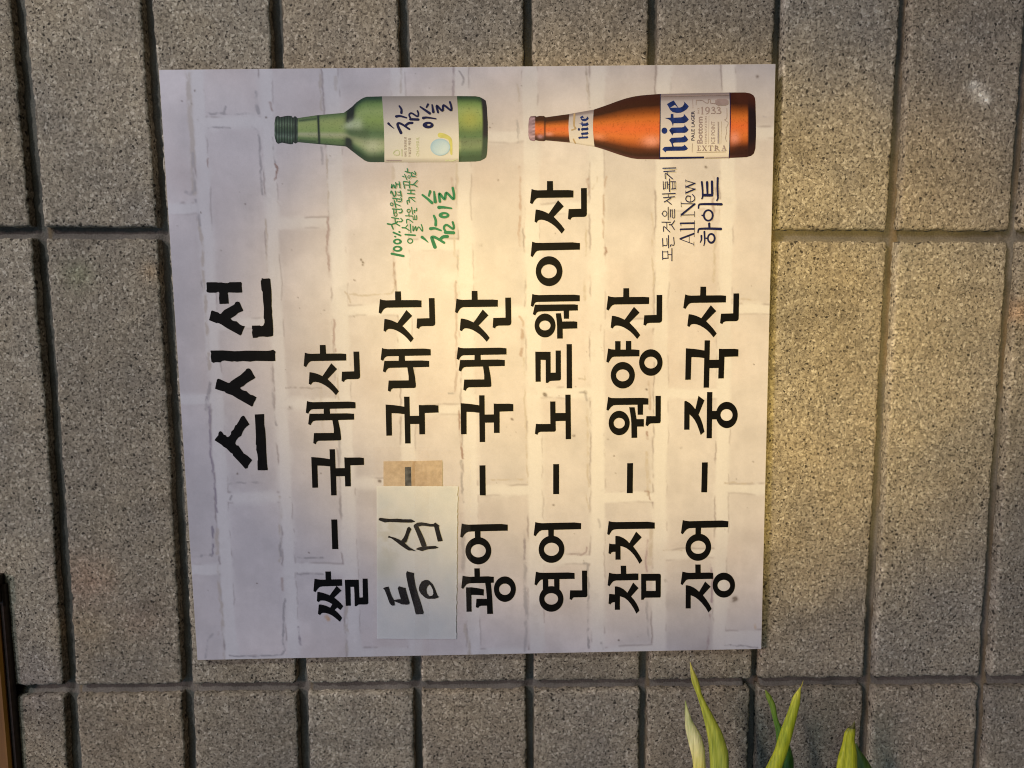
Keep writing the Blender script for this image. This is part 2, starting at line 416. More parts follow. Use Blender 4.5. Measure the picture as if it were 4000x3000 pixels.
def paint_line(pts, w, col, k):
    """printed crack: polyline in photo pixels, width px"""
    P = np.array([px2st(x, y) for x, y in pts]); ww = w * .92 / 2350.
    lo = np.clip(((P.min(0) - .012) * (n - 1)).astype(int), 0, n - 1); hi = np.clip(((P.max(0) + .012) * (n - 1)).astype(int) + 1, 1, n)
    if hi[0] <= lo[0] or hi[1] <= lo[1]: return
    sl = (slice(lo[0], hi[0]), slice(lo[1], hi[1]))
    a = Sg[sl] + (fbm(Sg[sl] * 90, Tg[sl] * 90, 300, 3) - .5) * .0050; b = Tg[sl] + (fbm(Sg[sl] * 90, Tg[sl] * 90, 303, 3) - .5) * .0050
    best = np.full(a.shape, 9.)
    for (p, q) in zip(P[:-1], P[1:]):
        d = q - p; h = np.clip(((a - p[0]) * d[0] + (b - p[1]) * d[1]) / (d @ d + 1e-12), 0, 1)
        best = np.minimum(best, np.hypot(a - p[0] - h * d[0], b - p[1] - h * d[1]))
    m = np.clip(1.7 * np.exp(-(best / ww) ** 2), 0, 1) * k * 1.15 * (.15 + 1.1 * sst(.30, .62, fbm(a * 110, b * 60, 301, 4)))
    m = np.clip(m, 0, .95)[..., None]
    base[sl] = base[sl] * (1 - m) + np.array(col) * m
BR = (.30, .215, .20); GR = (.36, .345, .37); TN = (.47, .43, .41)
cracks = [
 ([(735, 275), (742, 420), (752, 560), (760, 750)], 9, TN, .8), ([(752, 600), (760, 700), (764, 740), (745, 758), (725, 752)], 5, GR, .5),
 ([(777, 860), (790, 960), (797, 1100), (808, 1250), (818, 1440)], 5, TN, .9), ([(765, 780), (775, 840), (783, 880)], 5, GR, .6),
 ([(808, 1550), (818, 1600), (820, 1700), (822, 1770), (830, 1820), (838, 1900), (846, 2000)], 4, (.31, .28, .33), .9), ([(820, 1500), (815, 1540), (805, 1600)], 6, GR, .6),
 ([(830, 2060), (832, 2110), (833, 2160), (828, 2170)], 4, (.27, .25, .30), 1.), ([(847, 2070), (850, 2160)], 7, TN, .9), ([(755, 2175), (800, 2170), (828, 2168)], 4, GR, .8),
 ([(853, 2215), (860, 2330), (870, 2420), (872, 2470)], 6, TN, .9), ([(856, 2470), (852, 2480)], 4, BR, .8), ([(870, 2480), (876, 2575)], 5, TN, .8), ([(805, 2570), (812, 2500), (830, 2478)], 4, GR, .5),
 ([(998, 360), (1004, 420), (1010, 440)], 6, GR, .7), ([(805, 440), (830, 446), (875, 444), (882, 415)], 4, GR, .8), ([(875, 446), (990, 447)], 3, GR, .5),
 ([(812, 500), (830, 498), (900, 497)], 3, GR, .7), ([(985, 495), (1002, 510), (1014, 540), (1018, 620), (1020, 700), (1024, 760)], 4, GR, .7),
 ([(810, 620), (814, 655)], 4, BR, .6), ([(1056, 400), (1061, 430)], 4, BR, .6), ([(1075, 640), (1086, 655), (1080, 690), (1074, 700)], 3, BR, .8), ([(1076, 635), (1070, 600), (1065, 540)], 3, GR, .6),
 ([(1078, 785), (1088, 798), (1096, 803)], 3, BR, .6), ([(1040, 860), (1042, 950), (1044, 1060)], 3, TN, .8), ([(1280, 850), (1283, 900), (1275, 960), (1285, 1000), (1284, 1080)], 4, (.38, .31, .32), 1.),
 ([(1305, 1250), (1303, 1340), (1308, 1370)], 4, (.38, .31, .32), .9), ([(1062, 1440), (1066, 1540), (1072, 1620), (1078, 1660)], 4, GR, .6), ([(1118, 1514), (1200, 1515), (1255, 1516)], 3, (.38, .35, .36), .9),
 ([(1090, 2000), (1095, 2060), (1094, 2180), (1093, 2190)], 5, TN, .9), ([(1094, 2105), (1096, 2170)], 4, GR, .8), ([(1100, 2260), (1104, 2310)], 5, BR, .4), ([(1112, 2340), (1110, 2420), (1104, 2520), (1112, 2540), (1102, 2558)], 4, GR, .8),
 ([(1150, 2180), (1196, 2181), (1260, 2178)], 4, GR, .8), ([(1160, 2245), (1220, 2243), (1262, 2240)], 3, GR, .6), ([(1165, 2450), (1170, 2500), (1174, 2520)], 4, (.33, .30, .34), .9), ([(895, 2562), (960, 2562), (1060, 2563), (1098, 2560)], 3, GR, .8),
 ([(1355, 2320), (1352, 2440), (1355, 2560)], 6, TN, .7), ([(1322, 1700), (1328, 1900), (1335, 2060)], 5, GR, .5), ([(895, 1888), (980, 1886), (1030, 1886)], 3, GR, .5), ([(905, 1935), (900, 1950)], 4, GR, .8), ([(1095, 1940), (1098, 2030)], 5, TN, .7),
 ([(1248, 258), (1254, 350), (1256, 430)], 4, TN, .8), ([(1258, 580), (1262, 640)], 5, GR, .5), ([(1276, 600), (1280, 700), (1282, 800)], 3, TN, .7), ([(1310, 300), (1312, 350)], 6, TN, .4),
 ([(1770, 258), (1772, 330), (1770, 380)], 4, (.38, .34, .37), 1.), ([(1795, 280), (1815, 310), (1808, 330)], 3, GR, .7), ([(1565, 262), (1568, 360)], 4, TN, .6),
 ([(1535, 655), (1538, 800), (1540, 900)], 6, TN, .5), ([(1538, 980), (1540, 1060), (1545, 1100), (1540, 1120)], 4, BR, .8), ([(1540, 1120), (1530, 1145), (1480, 1152), (1440, 1153), (1370, 1152)], 3, TN, .8), ([(1350, 1140), (1365, 1160), (1370, 1180)], 3, TN, .7),
 ([(1765, 697), (1768, 730)], 4, BR, .9), ([(1784, 640), (1786, 800), (1794, 850)], 4, TN, .8), ([(1772, 920), (1774, 1000), (1790, 1010)], 3, TN, .8), ([(1780, 1100), (1782, 1300), (1782, 1480), (1776, 1530)], 4, (.42, .36, .36), .9), ([(1752, 1533), (1776, 1536)], 3, GR, .7),
 ([(1795, 1592), (1798, 1700), (1804, 1760), (1808, 1790)], 4, BR, .85), ([(1802, 1800), (1806, 1930), (1810, 1960)], 4, GR, .7), ([(1806, 2010), (1812, 2180), (1810, 2260)], 7, GR, .5), ([(1815, 2440), (1830, 2520), (1835, 2570)], 6, TN, .6),
 ([(2030, 650), (2034, 700), (2030, 760), (2034, 830), (2028, 900), (2032, 960)], 4, (.42, .34, .33), .9), ([(2030, 400), (2020, 330)], 3, TN, .5), ([(2028, 520), (2020, 470), (2024, 560)], 3, GR, .5),
 ([(2028, 1240), (2040, 1255), (2043, 1280)], 4, (.45, .38, .36), .8), ([(2040, 1290), (2042, 1340), (2036, 1390)], 5, (.38, .30, .28), .85), ([(2045, 1400), (2050, 1560), (2058, 1780), (2060, 1880)], 3, TN, .9), ([(1920, 1876), (2030, 1872), (2042, 1868)], 3, TN, .8),
 ([(2045, 2075), (2050, 2150), (2050, 2185)], 4, (.30, .27, .30), .9), ([(2052, 2200), (2050, 2300), (2056, 2420), (2052, 2540)], 6, GR, .55),
 ([(2290, 258), (2293, 290)], 4, (.36, .33, .33), .9), ([(2293, 300), (2298, 400), (2302, 500)], 4, TN, .7), ([(2295, 700), (2303, 730), (2300, 760)], 5, BR, .6), ([(2315, 735), (2330, 715), (2332, 690)], 3, TN, .7), ([(2290, 860), (2290, 920), (2290, 1000)], 3, TN, .8), ([(2284, 1090), (2286, 1170)], 5, TN, .7), ([(2284, 1440), (2287, 1484), (2262, 1482)], 3, TN, .8),
 ([(2260, 1532), (2285, 1534), (2292, 1560)], 4, GR, .6), ([(2294, 1600), (2296, 1800), (2300, 1900)], 4, TN, .7), ([(2270, 1925), (2286, 1925), (2300, 1990)], 3, TN, .6), ([(2215, 2166), (2270, 2167), (2288, 2158), (2290, 2140)], 3, (.36, .30, .32), .7), ([(2280, 2200), (2296, 2205), (2298, 2300), (2296, 2450), (2298, 2530)], 4, GR, .75),
 ([(2368, 690), (2360, 720), (2356, 780), (2357, 860), (2358, 930)], 3, (.42, .35, .33), .8), ([(2364, 970), (2370, 985), (2360, 1000)], 4, BR, .7), ([(2350, 1270), (2345, 1290)], 3, BR, .5), ([(2340, 2030), (2345, 2060)], 4, GR, .4), ([(2347, 2510), (2356, 2535)], 4, GR, .8),
 ([(2546, 830), (2552, 900), (2548, 960)], 3, TN, .8), ([(2548, 1000), (2553, 1100), (2550, 1200)], 3, TN, .8), ([(2532, 1490), (2540, 1520), (2538, 1600)], 4, (.42, .36, .34), .8), ([(2528, 1690), (2530, 1712)], 4, BR, .8), ([(2525, 1770), (2535, 1900), (2530, 1930)], 6, TN, .8),
 ([(2518, 1918), (2532, 1920), (2540, 1950)], 3, BR, .5), ([(2528, 2110), (2522, 2190), (2528, 2230)], 4, (.38, .31, .34), .9), ([(2544, 2060), (2540, 2200)], 9, TN, .7), ([(2526, 2350), (2530, 2450), (2535, 2500)], 5, GR, .5),
 ([(2785, 780), (2786, 860)], 5, (.40, .34, .34), .8), ([(2795, 900), (2790, 1050), (2785, 1100)], 5, TN, .9), ([(2790, 690), (2800, 770)], 4, (.42, .37, .37), .7), ([(2796, 400), (2804, 560)], 4, TN, .6), ([(2775, 2205), (2781, 2260), (2778, 2350)], 4, (.33, .27, .33), .85), ([(2774, 2400), (2770, 2470), (2762, 2540)], 4, (.38, .33, .36), .8),
 ([(2590, 2148), (2680, 2150)], 3, TN, .6), ([(2830, 2520), (2900, 2522), (2960, 2528)], 3, GR, .7), ([(2830, 1886), (2940, 1887)], 3, TN, .7), ([(2860, 1169), (2960, 1170)], 3, TN, .7), ([(2985, 455), (3028, 456)], 3, (.42, .4, .44), .7),
 ([(1250, 1450), (1262, 1700)], 6, TN, .3), ([(1320, 1440), (1318, 1500), (1322, 1560)], 4, TN, .6)]
for c in cracks: paint_line(*c)
rng = np.random.RandomState(3)
dots = [(765, 355, 4), (712, 392, 4), (1040, 457, 4), (1140, 1035 - 60, 4), (865, 982, 3), (693, 880, 3), (926, 1852, 4), (1410, 1015, 5), (1417, 1025, 5), (1415, 1035, 4), (1136, 1590, 6), (1482, 1880, 8), (2130, 1540, 9), (2243, 1700, 7), (2000, 1637, 6),
        (2288, 1532, 8), (2526, 1522, 5), (1995, 1700, 3), (2870, 2340, 14), (2600, 2268, 8), (2760, 655, 6), (2958, 300, 7), (1880, 958, 7), (1385, 1092, 4), (900, 680, 3), (2660, 1750, 5), (2415, 2500, 5), (2160, 1975, 5), (1492, 1950, 5), (1620, 1925, 8), (1160, 2240, 3)]
for _ in range(90):
    dots.append((rng.uniform(640, 3000), rng.uniform(280, 2550), rng.uniform(1.5, 3.5)))
for x, y, r in dots: paint_line([(x - .5, y), (x + .5, y + .5)], r * .8, (.20, .17, .16), .75 if r > 3 else .45)
paint_line([(1276, 2408), (1280, 2420)], 9, (.50, .33, .20), .6)
paint_line([(2950, 2440), (2950, 2455)], 5, (.50, .38, .28), .5)
paint_line([(958, 1608), (962, 1614)], 8, (.48, .38, .36), .7)
us_, vs_ = s2uv(Sg, Tg)
flat = W(us_, vs_, np.full_like(us_, DS))
mesh('printed_face', flat.reshape(-1, 3), gridfaces(n, n), MPRINT, sign, np.clip(base, .02, .9).reshape(-1, 3))
# panel body: 4 mm sheet behind the print
mp, ntp, bp_ = mat('white_foam_board'); bp_.inputs['Roughness'].default_value = .6
_n = N(ntp, 'ShaderNodeTexNoise', Scale=120.0); _r = ramp(ntp, _n.outputs[0], [(.3, (.50, .44, .36)), (.7, (.66, .62, .55))])
ntp.links.new(_r.outputs[0], bp_.inputs['Base Color'])
q = [s2uv(a, b) for a, b in ((-.0004, -.0004), (1.0004, -.0004), (1.0004, 1.0004), (-.0004, 1.0004))]
vv = [W(np.array(u), np.array(v), d) for d in (DS - .0001, DS - .0050) for u, v in q]
mesh('panel', np.array(vv), [(3, 2, 1, 0), (4, 5, 6, 7), (0, 1, 5, 4), (1, 2, 6, 5), (2, 3, 7, 6), (3, 0, 4, 7)], mp, sign)

# ---- flat lettering built as thin films -------------------------------------------
TILES = dict(T1=(1150, 1330, 4.148), T2=(1150, 1700, 4.148), T3=(1150, 2080, 4.148), T4=(1450, 1100, 4.148), T5=(1750, 1100, 4.148), T6=(1750, 1480, 4.148),
             T7=(1750, 2020, 4.148), T8=(2020, 680, 4.148), T11=(2320, 1100, 4.148), T12=(2320, 1480, 4.148), T13=(2320, 2020, 4.148), T14=(1440, 1780, 4.148),
             T15=(1440, 2140, 4.148), TR=(2100, 1900, 2.37), A=(780, 1060, 4.147), B=(780, 1420, 3.772), G=(1500, 640, 4.366), NV=(2560, 640, 4.2536),
             LB=(1470, 370, 6.144), K=(2540, 350, 5.924), P=(1050, 350, 2.5136), Q=(2040, 340, 2.3532))
def tpx(tile, pts):
    ox, oy, s = TILES[tile]; a = np.array(pts, float)
    return np.stack([ox + a[:, 0] / s, oy + a[:, 1] / s], -1)
def ell(cx_, cy_, rx, ry, k=40):
    a = np.arange(k) / k * 2 * math.pi
    return [(cx_ + rx * math.cos(b), cy_ + ry * math.sin(b)) for b in a]
def ring(cx_, cy_, rx, ry, hx, hy, hrx, hry): return ('ring', ell(cx_, cy_, rx, ry), ell(hx, hy, hrx, hry))
def ring2(cx_, cy_, rx, ry, w): return ring(cx_, cy_, rx + w / 2, ry + w / 2, cx_, cy_, max(rx - w / 2, 2), max(ry - w / 2, 2))
def stroke(pts, w, w2=None, caps=True):
    """smooth ribbon with round ends"""
    p = np.array(pts, float)
    if len(p) > 2:
        q = np.vstack([2 * p[0] - p[1], p, 2 * p[-1] - p[-2]]); out = []
        for i in range(1, len(q) - 2):
            for t in np.linspace(0, 1, 7)[:-1]:
                out.append(.5 * ((2 * q[i]) + (-q[i - 1] + q[i + 1]) * t + (2 * q[i - 1] - 5 * q[i] + 4 * q[i + 1] - q[i + 2]) * t * t + (-q[i - 1] + 3 * q[i] - 3 * q[i + 1] + q[i + 2]) * t ** 3))
        out.append(p[-1]); p = np.array(out)
    w2 = w if w2 is None else w2
    return ('stroke', p, w, w2)
_depth = [0]
def film(name, tile, shapes, material, parent, d, own=None, thick=0.0):
    """shapes: polygons, rings and strokes in tile pixels -> one thin mesh on the sign"""
    V = []; Fc = []
    def add(poly, holes=(), dz=0.0):
        loops = [poly] + list(holes)
        pts = [tpx(tile, l) for l in loops]
        flatp = np.vstack(pts); b = len(V)
        P = at(flatp[:, 0], flatp[:, 1], DS + d + dz)
        for r in P: V.append(r)
        tri = tessellate_polygon([[Vector((float(x), float(y), 0)) for x, y in l] for l in loops])
        k = 0
        for t in tri:
            a, b_, c_ = flatp[t[0]], flatp[t[1]], flatp[t[2]]
            area = (b_[0] - a[0]) * (c_[1] - a[1]) - (b_[1] - a[1]) * (c_[0] - a[0])
            Fc.append((b + t[0], b + t[2], b + t[1]) if area > 0 else (b + t[0], b + t[1], b + t[2]))
    z = 0.0
    for s in shapes:
        z += 0.000012
        if isinstance(s, tuple) and s[0] == 'ring': add(s[1], [s[2]], z)
        elif isinstance(s, tuple) and s[0] == 'holed': add(s[1], s[2], z)
        elif isinstance(s, tuple) and s[0] == 'stroke':
            p, w, w2 = s[1], s[2], s[3]
            tg = np.gradient(p, axis=0); tg /= np.linalg.norm(tg, axis=1)[:, None] + 1e-9
            nr = np.stack([-tg[:, 1], tg[:, 0]], -1); ww = np.linspace(w, w2, len(p))[:, None] / 2
            lf = p + nr * ww; rt = p - nr * ww
            P1 = at(*tpx(tile, lf).T, DS + d + z); P2 = at(*tpx(tile, rt).T, DS + d + z); b = len(V)
            for a_, b_ in zip(P1, P2): V.append(a_); V.append(b_)
            for k in range(len(p) - 1): Fc.append((b + 2 * k, b + 2 * k + 1, b + 2 * k + 3, b + 2 * k + 2))
            z += 0.000006
            for c_, wk in ((p[0], ww[0, 0]), (p[-1], ww[-1, 0])):
                add(ell(c_[0], c_[1], wk, wk, 12), (), z); z += .000003
        else: add(s, (), z)
    # make every face look out of the wall
    Va = np.array(V); F2 = []
    for f in Fc:
        a, b, c = Va[f[0]], Va[f[1]], Va[f[2]]
        F2.append(f if np.cross(b - a, c - a)[1] < 0 else tuple(reversed(f)))
    return mesh(name, Va, F2, material, parent, own_origin=True)

SAN = [[(410,72),(504,72),(512,212),(755,210),(838,217),(840,325),(280,334),(250,345),(225,368),(187,432),(150,412),(168,196),(215,210),(270,216),(414,212)],
 [(244,516),(262,514),(300,520),(360,536),(410,556),(454,577),(597,369),(692,463),(537,626),(600,686),(650,737),(690,784),(720,824),(672,887),(610,818),(555,768),(500,730),(440,697),(385,678),(340,671),(305,675),(285,690),(267,720),(232,702)],
 [(955,180),(1048,178),(1055,340),(1064,580),(1060,602),(1046,618),(1020,626),(860,628),(830,636),(815,648),(803,674),(763,656),(770,505),(968,499)]]
NAE = [[(203,980),(240,992),(300,999),(600,994),(860,989),(900,990),(988,1000),(991,1099),(300,1113),(268,1121),(245,1145),(222,1188),(184,1169)],
 [(474,1095),(572,1095),(577,1195),(474,1195)],
 [(244,1184),(275,1187),(850,1179),(965,1187),(967,1283),(340,1299),(305,1308),(285,1328),(262,1373),(222,1355)],
 [(612,1280),(705,1278),(725,1370),(742,1450),(755,1560),(757,1595),(750,1613),(730,1619),(390,1626),(368,1637),(358,1650),(345,1682),(305,1663),(316,1500),(639,1497),(637,1430),(628,1370)]]
GUK = [[(568,227),(656,227),(666,530),(674,670),(683,974),(594,976)],
 [(272,353),(400,362),(480,372),(585,389),(590,509),(480,496),(372,492),(372,520),(381,849),(290,852)],
 [(655,535),(820,532),(822,664),(665,666)],
 [(807,358),(860,362),(1060,360),(1124,368),(1128,481),(906,489),(914,828),(822,830),(812,500)]]
DASH = [[(596,1366),(692,1364),(709,1846),(612,1846)]]
EO = [[(222,103),(260,114),(330,122),(600,115),(860,110),(968,122),(968,220),(380,234),(330,238),(295,255),(265,285),(230,336),(198,317)],
 [(433,225),(526,223),(526,348),(437,350)], ring(491,546,210,221,490,546,122,106)]
GLY = {
 'ssal': ('T3', [[(500,633),(589,631),(593,761),(768,758),(772,864),(450,874),(420,880),(398,892),(372,920),(340,968),(307,950),(325,748),(370,758),(430,765),(505,763)],
   [(371,964),(400,964),(450,975),(520,998),(572,1019),(681,866),(762,941),(642,1055),(700,1100),(750,1148),(790,1195),(745,1257),(690,1215),(640,1180),(610,1160),(560,1130),(500,1108),(450,1101),(420,1104),(405,1115),(395,1130),(363,1112)],
   [(394,1166),(430,1167),(490,1180),(540,1200),(580,1218),(620,1150),(704,1206),(650,1255),(700,1298),(745,1350),(772,1385),(736,1447),(670,1390),(610,1345),(550,1317),(500,1304),(455,1302),(432,1315),(414,1338),(381,1320)],
   [(815,765),(1040,765),(1042,830),(1050,1052),(1108,1052),(1104,747),(1184,747),(1195,1140),(1188,1158),(1172,1166),(1040,1168),(1022,1178),(1005,1195),(976,1195),(972,1000),(965,880),(905,882),(912,1186),(832,1189)]]),
 'no': ('T6', [[(1424,727),(1500,731),(1658,729),(1654,366),(1740,364),(1747,830),(1740,848),(1722,856),(1500,858),(1472,868),(1460,880),(1448,908),(1408,888)],
   [(1735,553),(1905,551),(1908,681),(1742,685)], [(1900,256),(1986,254),(1994,976),(1906,978)]]),
 'reu': ('T5', [[(1413,1135),(1662,1137),(1664,1476),(1744,1474),(1743,1116),(1828,1116),(1830,1570),(1824,1592),(1806,1603),(1690,1608),(1655,1612),(1635,1625),(1620,1642),(1584,1640),(1582,1270),(1502,1268),(1502,1622),(1418,1624)],
   [(1920,1013),(2007,1013),(2011,1730),(1922,1730)]]),
 'we': ('T5', [[(1366,198),(1400,210),(1470,218),(1700,213),(2050,211),(2136,222),(2136,318),(1460,330),(1425,335),(1405,352),(1379,412),(1341,392)],
   [(1407,372),(1450,374),(1900,368),(2050,368),(2104,376),(2105,468),(1500,484),(1460,490),(1438,505),(1412,548),(1374,528)],
   [(1872,460),(1962,460),(1960,602),(1877,602)], [(1745,515),(1829,511),(1838,570),(1850,640),(1858,700),(1860,922),(1768,924),(1766,720),(1760,640)],
   [(1845,646),(2040,643),(2094,650),(2095,759),(1845,766)], ring(1572,711,170,194,1570,711,91,79)]),
 'i': ('T8', [[(243,1094),(300,1112),(400,1114),(900,1105),(1018,1118),(1018,1224),(370,1239),(325,1246),(297,1270),(250,1346),(219,1327)], ring(518,1573,217,243,515,1575,126,112)]),
 'won': ('T12', [[(230,292),(290,310),(400,311),(800,306),(884,316),(883,417),(360,424),(315,430),(280,455),(230,518),(202,500)], [(706,410),(797,410),(795,582),(708,582)],
   [(570,459),(660,459),(672,530),(690,640),(698,720),(702,955),(608,957),(605,720),(600,640),(585,540)], [(685,651),(810,651),(810,773),(685,774)], ring(409,715,171,199,410,717,90,85),
   [(997,274),(1085,274),(1083,680),(1078,705),(1060,719),(925,722),(900,732),(885,748),(874,768),(836,752),(850,603),(997,603)]]),
 'yang': ('T11', [[(230,1083),(280,1096),(343,1101),(343,964),(432,964),(432,1101),(516,1101),(517,961),(605,961),(606,1098),(650,1099),(738,1107),(738,1211),(330,1217),(300,1225),(275,1250),(235,1316),(200,1297)],
   ring(468,1517,196,216,466,1519,107,96), ring(922,1311,191,216,922,1312,105,95)]),
 'jung': ('T12', [[(1465,365),(1480,354),(1500,360),(1550,388),(1595,430),(1643,490),(1693,273),(1792,348),(1697,580),(1730,640),(1765,740),(1792,857),(1730,911),(1710,850),(1670,740),(1630,665),(1590,615),(1551,578),(1549,824),(1461,824),(1463,600)],
   [(1833,213),(1920,213),(1911,962),(1824,963)], [(1905,518),(2000,518),(2000,657),(1905,657)], ring(2153,585,178,214,2149,585,97,95)]),
 'gwang': ('T7', [[(425,830),(513,829),(517,962),(640,958),(742,967),(742,1062),(690,1066),(600,1068),(360,1072),(320,1080),(295,1095),(243,1165),(215,1145),(236,948),(290,960),(350,967),(428,964)],
   [(600,1055),(692,1055),(705,1180),(715,1300),(728,1567),(634,1570),(628,1300),(615,1160)], [(290,1138),(380,1137),(480,1150),(580,1170),(578,1271),(480,1262),(378,1261),(381,1532),(299,1534)],
   [(460,1323),(640,1325),(640,1435),(530,1438),(508,1448),(488,1473),(450,1460)], ring(921,1167,178,207,921,1170,95,92)]),
 'yeon': ('T7', [[(1424,884),(1480,898),(1550,902),(1950,896),(2050,905),(2052,1001),(1550,1009),(1510,1015),(1480,1040),(1433,1109),(1400,1089)],
   [(1535,1000),(1622,1000),(1626,1170),(1537,1180)], [(1718,1000),(1806,1000),(1806,1175),(1720,1170)], ring(1673,1326,197,208,1672,1325,111,93)]),
 'cham': ('T13', [[(433,787),(522,787),(525,918),(680,912),(720,915),(720,1021),(360,1028),(320,1038),(295,1060),(250,1122),(221,1103),(244,900),(300,914),(360,920),(436,918)],
   [(247,1243),(345,1253),(345,1380),(310,1380),(285,1392),(265,1416),(236,1400)],
   [(338,1122),(365,1122),(420,1135),(480,1168),(543,1224),(636,1060),(723,1150),(602,1287),(650,1340),(690,1400),(720,1460),(737,1516),(686,1564),(650,1490),(600,1412),(550,1352),(500,1312),(460,1295),(421,1284),(420,1502),(338,1502)],
   ('holed', [(764,920),(900,918),(1060,917),(1080,930),(1084,950),(1082,1285),(1070,1303),(830,1306),(815,1318),(803,1339),(765,1340)], [[(845,1032),(998,1032),(1000,1195),(848,1196)]])]),
 'chi': ('T13', [[(240,63),(290,76),(360,80),(870,74),(986,88),(986,187),(370,196),(320,203),(290,222),(246,293),(214,274)], [(247,427),(290,436),(350,437),(350,563),(310,563),(285,575),(268,601),(235,586)],
   [(346,310),(365,303),(420,312),(480,340),(530,375),(573,422),(684,234),(776,327),(636,475),(690,545),(740,620),(785,706),(737,757),(700,690),(650,615),(590,550),(530,505),(480,482),(430,469),(432,690),(348,690)]]),
 'jang': ('T13', [[(1641,767),(1729,767),(1731,900),(1870,897),(1930,905),(1929,1001),(1530,1009),(1500,1018),(1475,1045),(1434,1103),(1405,1083),(1433,883),(1500,898),(1560,903),(1643,900)],
   [(1487,1107),(1505,1102),(1560,1115),(1620,1142),(1660,1170),(1704,1209),(1802,1043),(1892,1127),(1767,1265),(1820,1335),(1870,1410),(1908,1487),(1856,1546),(1810,1470),(1750,1395),(1700,1345),(1650,1305),(1610,1283),(1569,1268),(1568,1480),(1485,1480)]]),
}
DL = .00022
def place(first, tile, anchors, ref):
    """copies of one letter: same mesh, moved within the sign's plane"""
    r = at(*tpx(tile, [ref])[0], DS)
    for (tl, a) in anchors:
        p = at(*tpx(tl, [a])[0], DS)
        c = first.copy(); sc.collection.objects.link(c)
        c.location = Vector(first.location) + Vector((p - r).tolist())
        ang = 0.0
san = film('letter', 'T1', SAN, MBLACK, sign, DL)
place(san, 'T1', [('T4', (385,158)), ('T5', (381,150)), ('T8', (482,114)), ('T11', (474,107)), ('T11', (1722,82))], (410,72))
nae = film('letter', 'T1', NAE, MBLACK, sign, DL)
place(nae, 'T1', [('T1', (1418,121)), ('T5', (160,1060))], (203,980))
guk = film('letter', 'T2', GUK, MBLACK, sign, DL)
place(guk, 'T2', [('T1', (1775,910)), ('T6', (502,266)), ('T11', (1790,952))], (568,227))
dash = film('dash', 'T2', DASH, MBLACK, sign, DL)
place(dash, 'T2', [('T6', (508,1402)), ('T6', (1702,1382)), ('T12', (536,1367)), ('T12', (1747,1354))], (596,1366))
eo = film('letter', 'T7', EO, MBLACK, sign, DL)
place(eo, 'T7', [('T7', (1413,79)), ('T13', (1438,47))], (222,103))
for k_, (tl, sh) in GLY.items(): film('letter', tl, sh, MBLACK, sign, DL)
film('letter', 'TR', [[(410,779),(458,779),(460,1010),(455,1022),(445,1026),(335,1028),(325,1035),(316,1052),(296,1044),(300,962),(412,962)]], MBLACK, sign, DL)   # foot of the third letter from the left edge
film('letter', 'TR', [ring(1724,914,104,116,1724,917,58,52)], MBLACK, sign, DL)
# title
film('title_letter', 'A', [
 [(108,185),(120,176),(270,175),(300,180),(350,178),(400,188),(455,190),(485,175),(668,172),(680,190),(678,240),(688,330),(682,342),(600,345),(460,340),(450,355),(460,390),(470,522),(320,528),(312,430),(318,350),(300,328),(260,345),(150,345),(115,335),(108,315),(114,280)],
 [(185,645),(200,632),(225,640),(300,665),(320,685),(345,688),(360,665),(400,625),(480,580),(560,535),(580,498),(610,487),(640,495),(655,520),(680,580),(705,632),(690,645),(620,675),(570,720),(500,762),(520,788),(550,803),(595,808),(650,860),(690,880),(732,888),(705,945),(690,980),(678,1020),(655,1038),(560,985),(440,920),(350,860),(290,832),(275,840),(150,790),(168,725)],
 [(1005,108),(1040,118),(1090,115),(1125,112),(1143,125),(1148,200),(1160,300),(1165,480),(1162,560),(1172,640),(1170,700),(1182,800),(1190,960),(1188,1040),(1170,1052),(1090,1062),(1020,1055),(950,1060),(930,1075),(860,1078),(845,985),(855,945),(845,930),(846,878),(970,876),(1000,888),(1030,875),(1050,830),(1048,780),(1035,760),(1040,600),(1025,460),(1018,330),(1000,300),(988,155),(1000,140)]], MBLACK, sign, DL)
def b2a(l):  # tile B points expressed in tile A
    ox, oy, s = TILES['B']; ax, ay, t = TILES['A']
    return [((ox + x / s - ax) * t, (oy + y / s - ay) * t) for x, y in l]
film('title_letter', 'A', [
 [(172,1290),(180,1282),(380,1280),(560,1292),(650,1290),(760,1283),(1100,1287),(1150,1280),(1190,1268),(1230,1300),(1220,1340),(1225,1450),(1180,1455),(900,1450),(820,1462),(700,1453),(600,1463),(560,1455),(520,1462),(400,1445),(360,1452),(335,1475),(260,1470),(220,1482),(190,1465),(178,1380),(185,1330)],
 b2a([(255,235),(275,223),(310,235),(360,258),(410,282),(440,283),(460,262),(520,220),(600,170),(670,105),(690,78),(715,70),(740,76),(765,110),(790,160),(820,208),(800,225),(740,258),(690,290),(640,335),(610,345),(593,360),(620,385),(650,398),(685,405),(740,455),(790,470),(836,497),(820,540),(795,580),(782,625),(765,634),(600,540),(560,518),(480,468),(385,435),(370,415),(290,395),(226,372),(240,295)])], MBLACK, sign, DL)
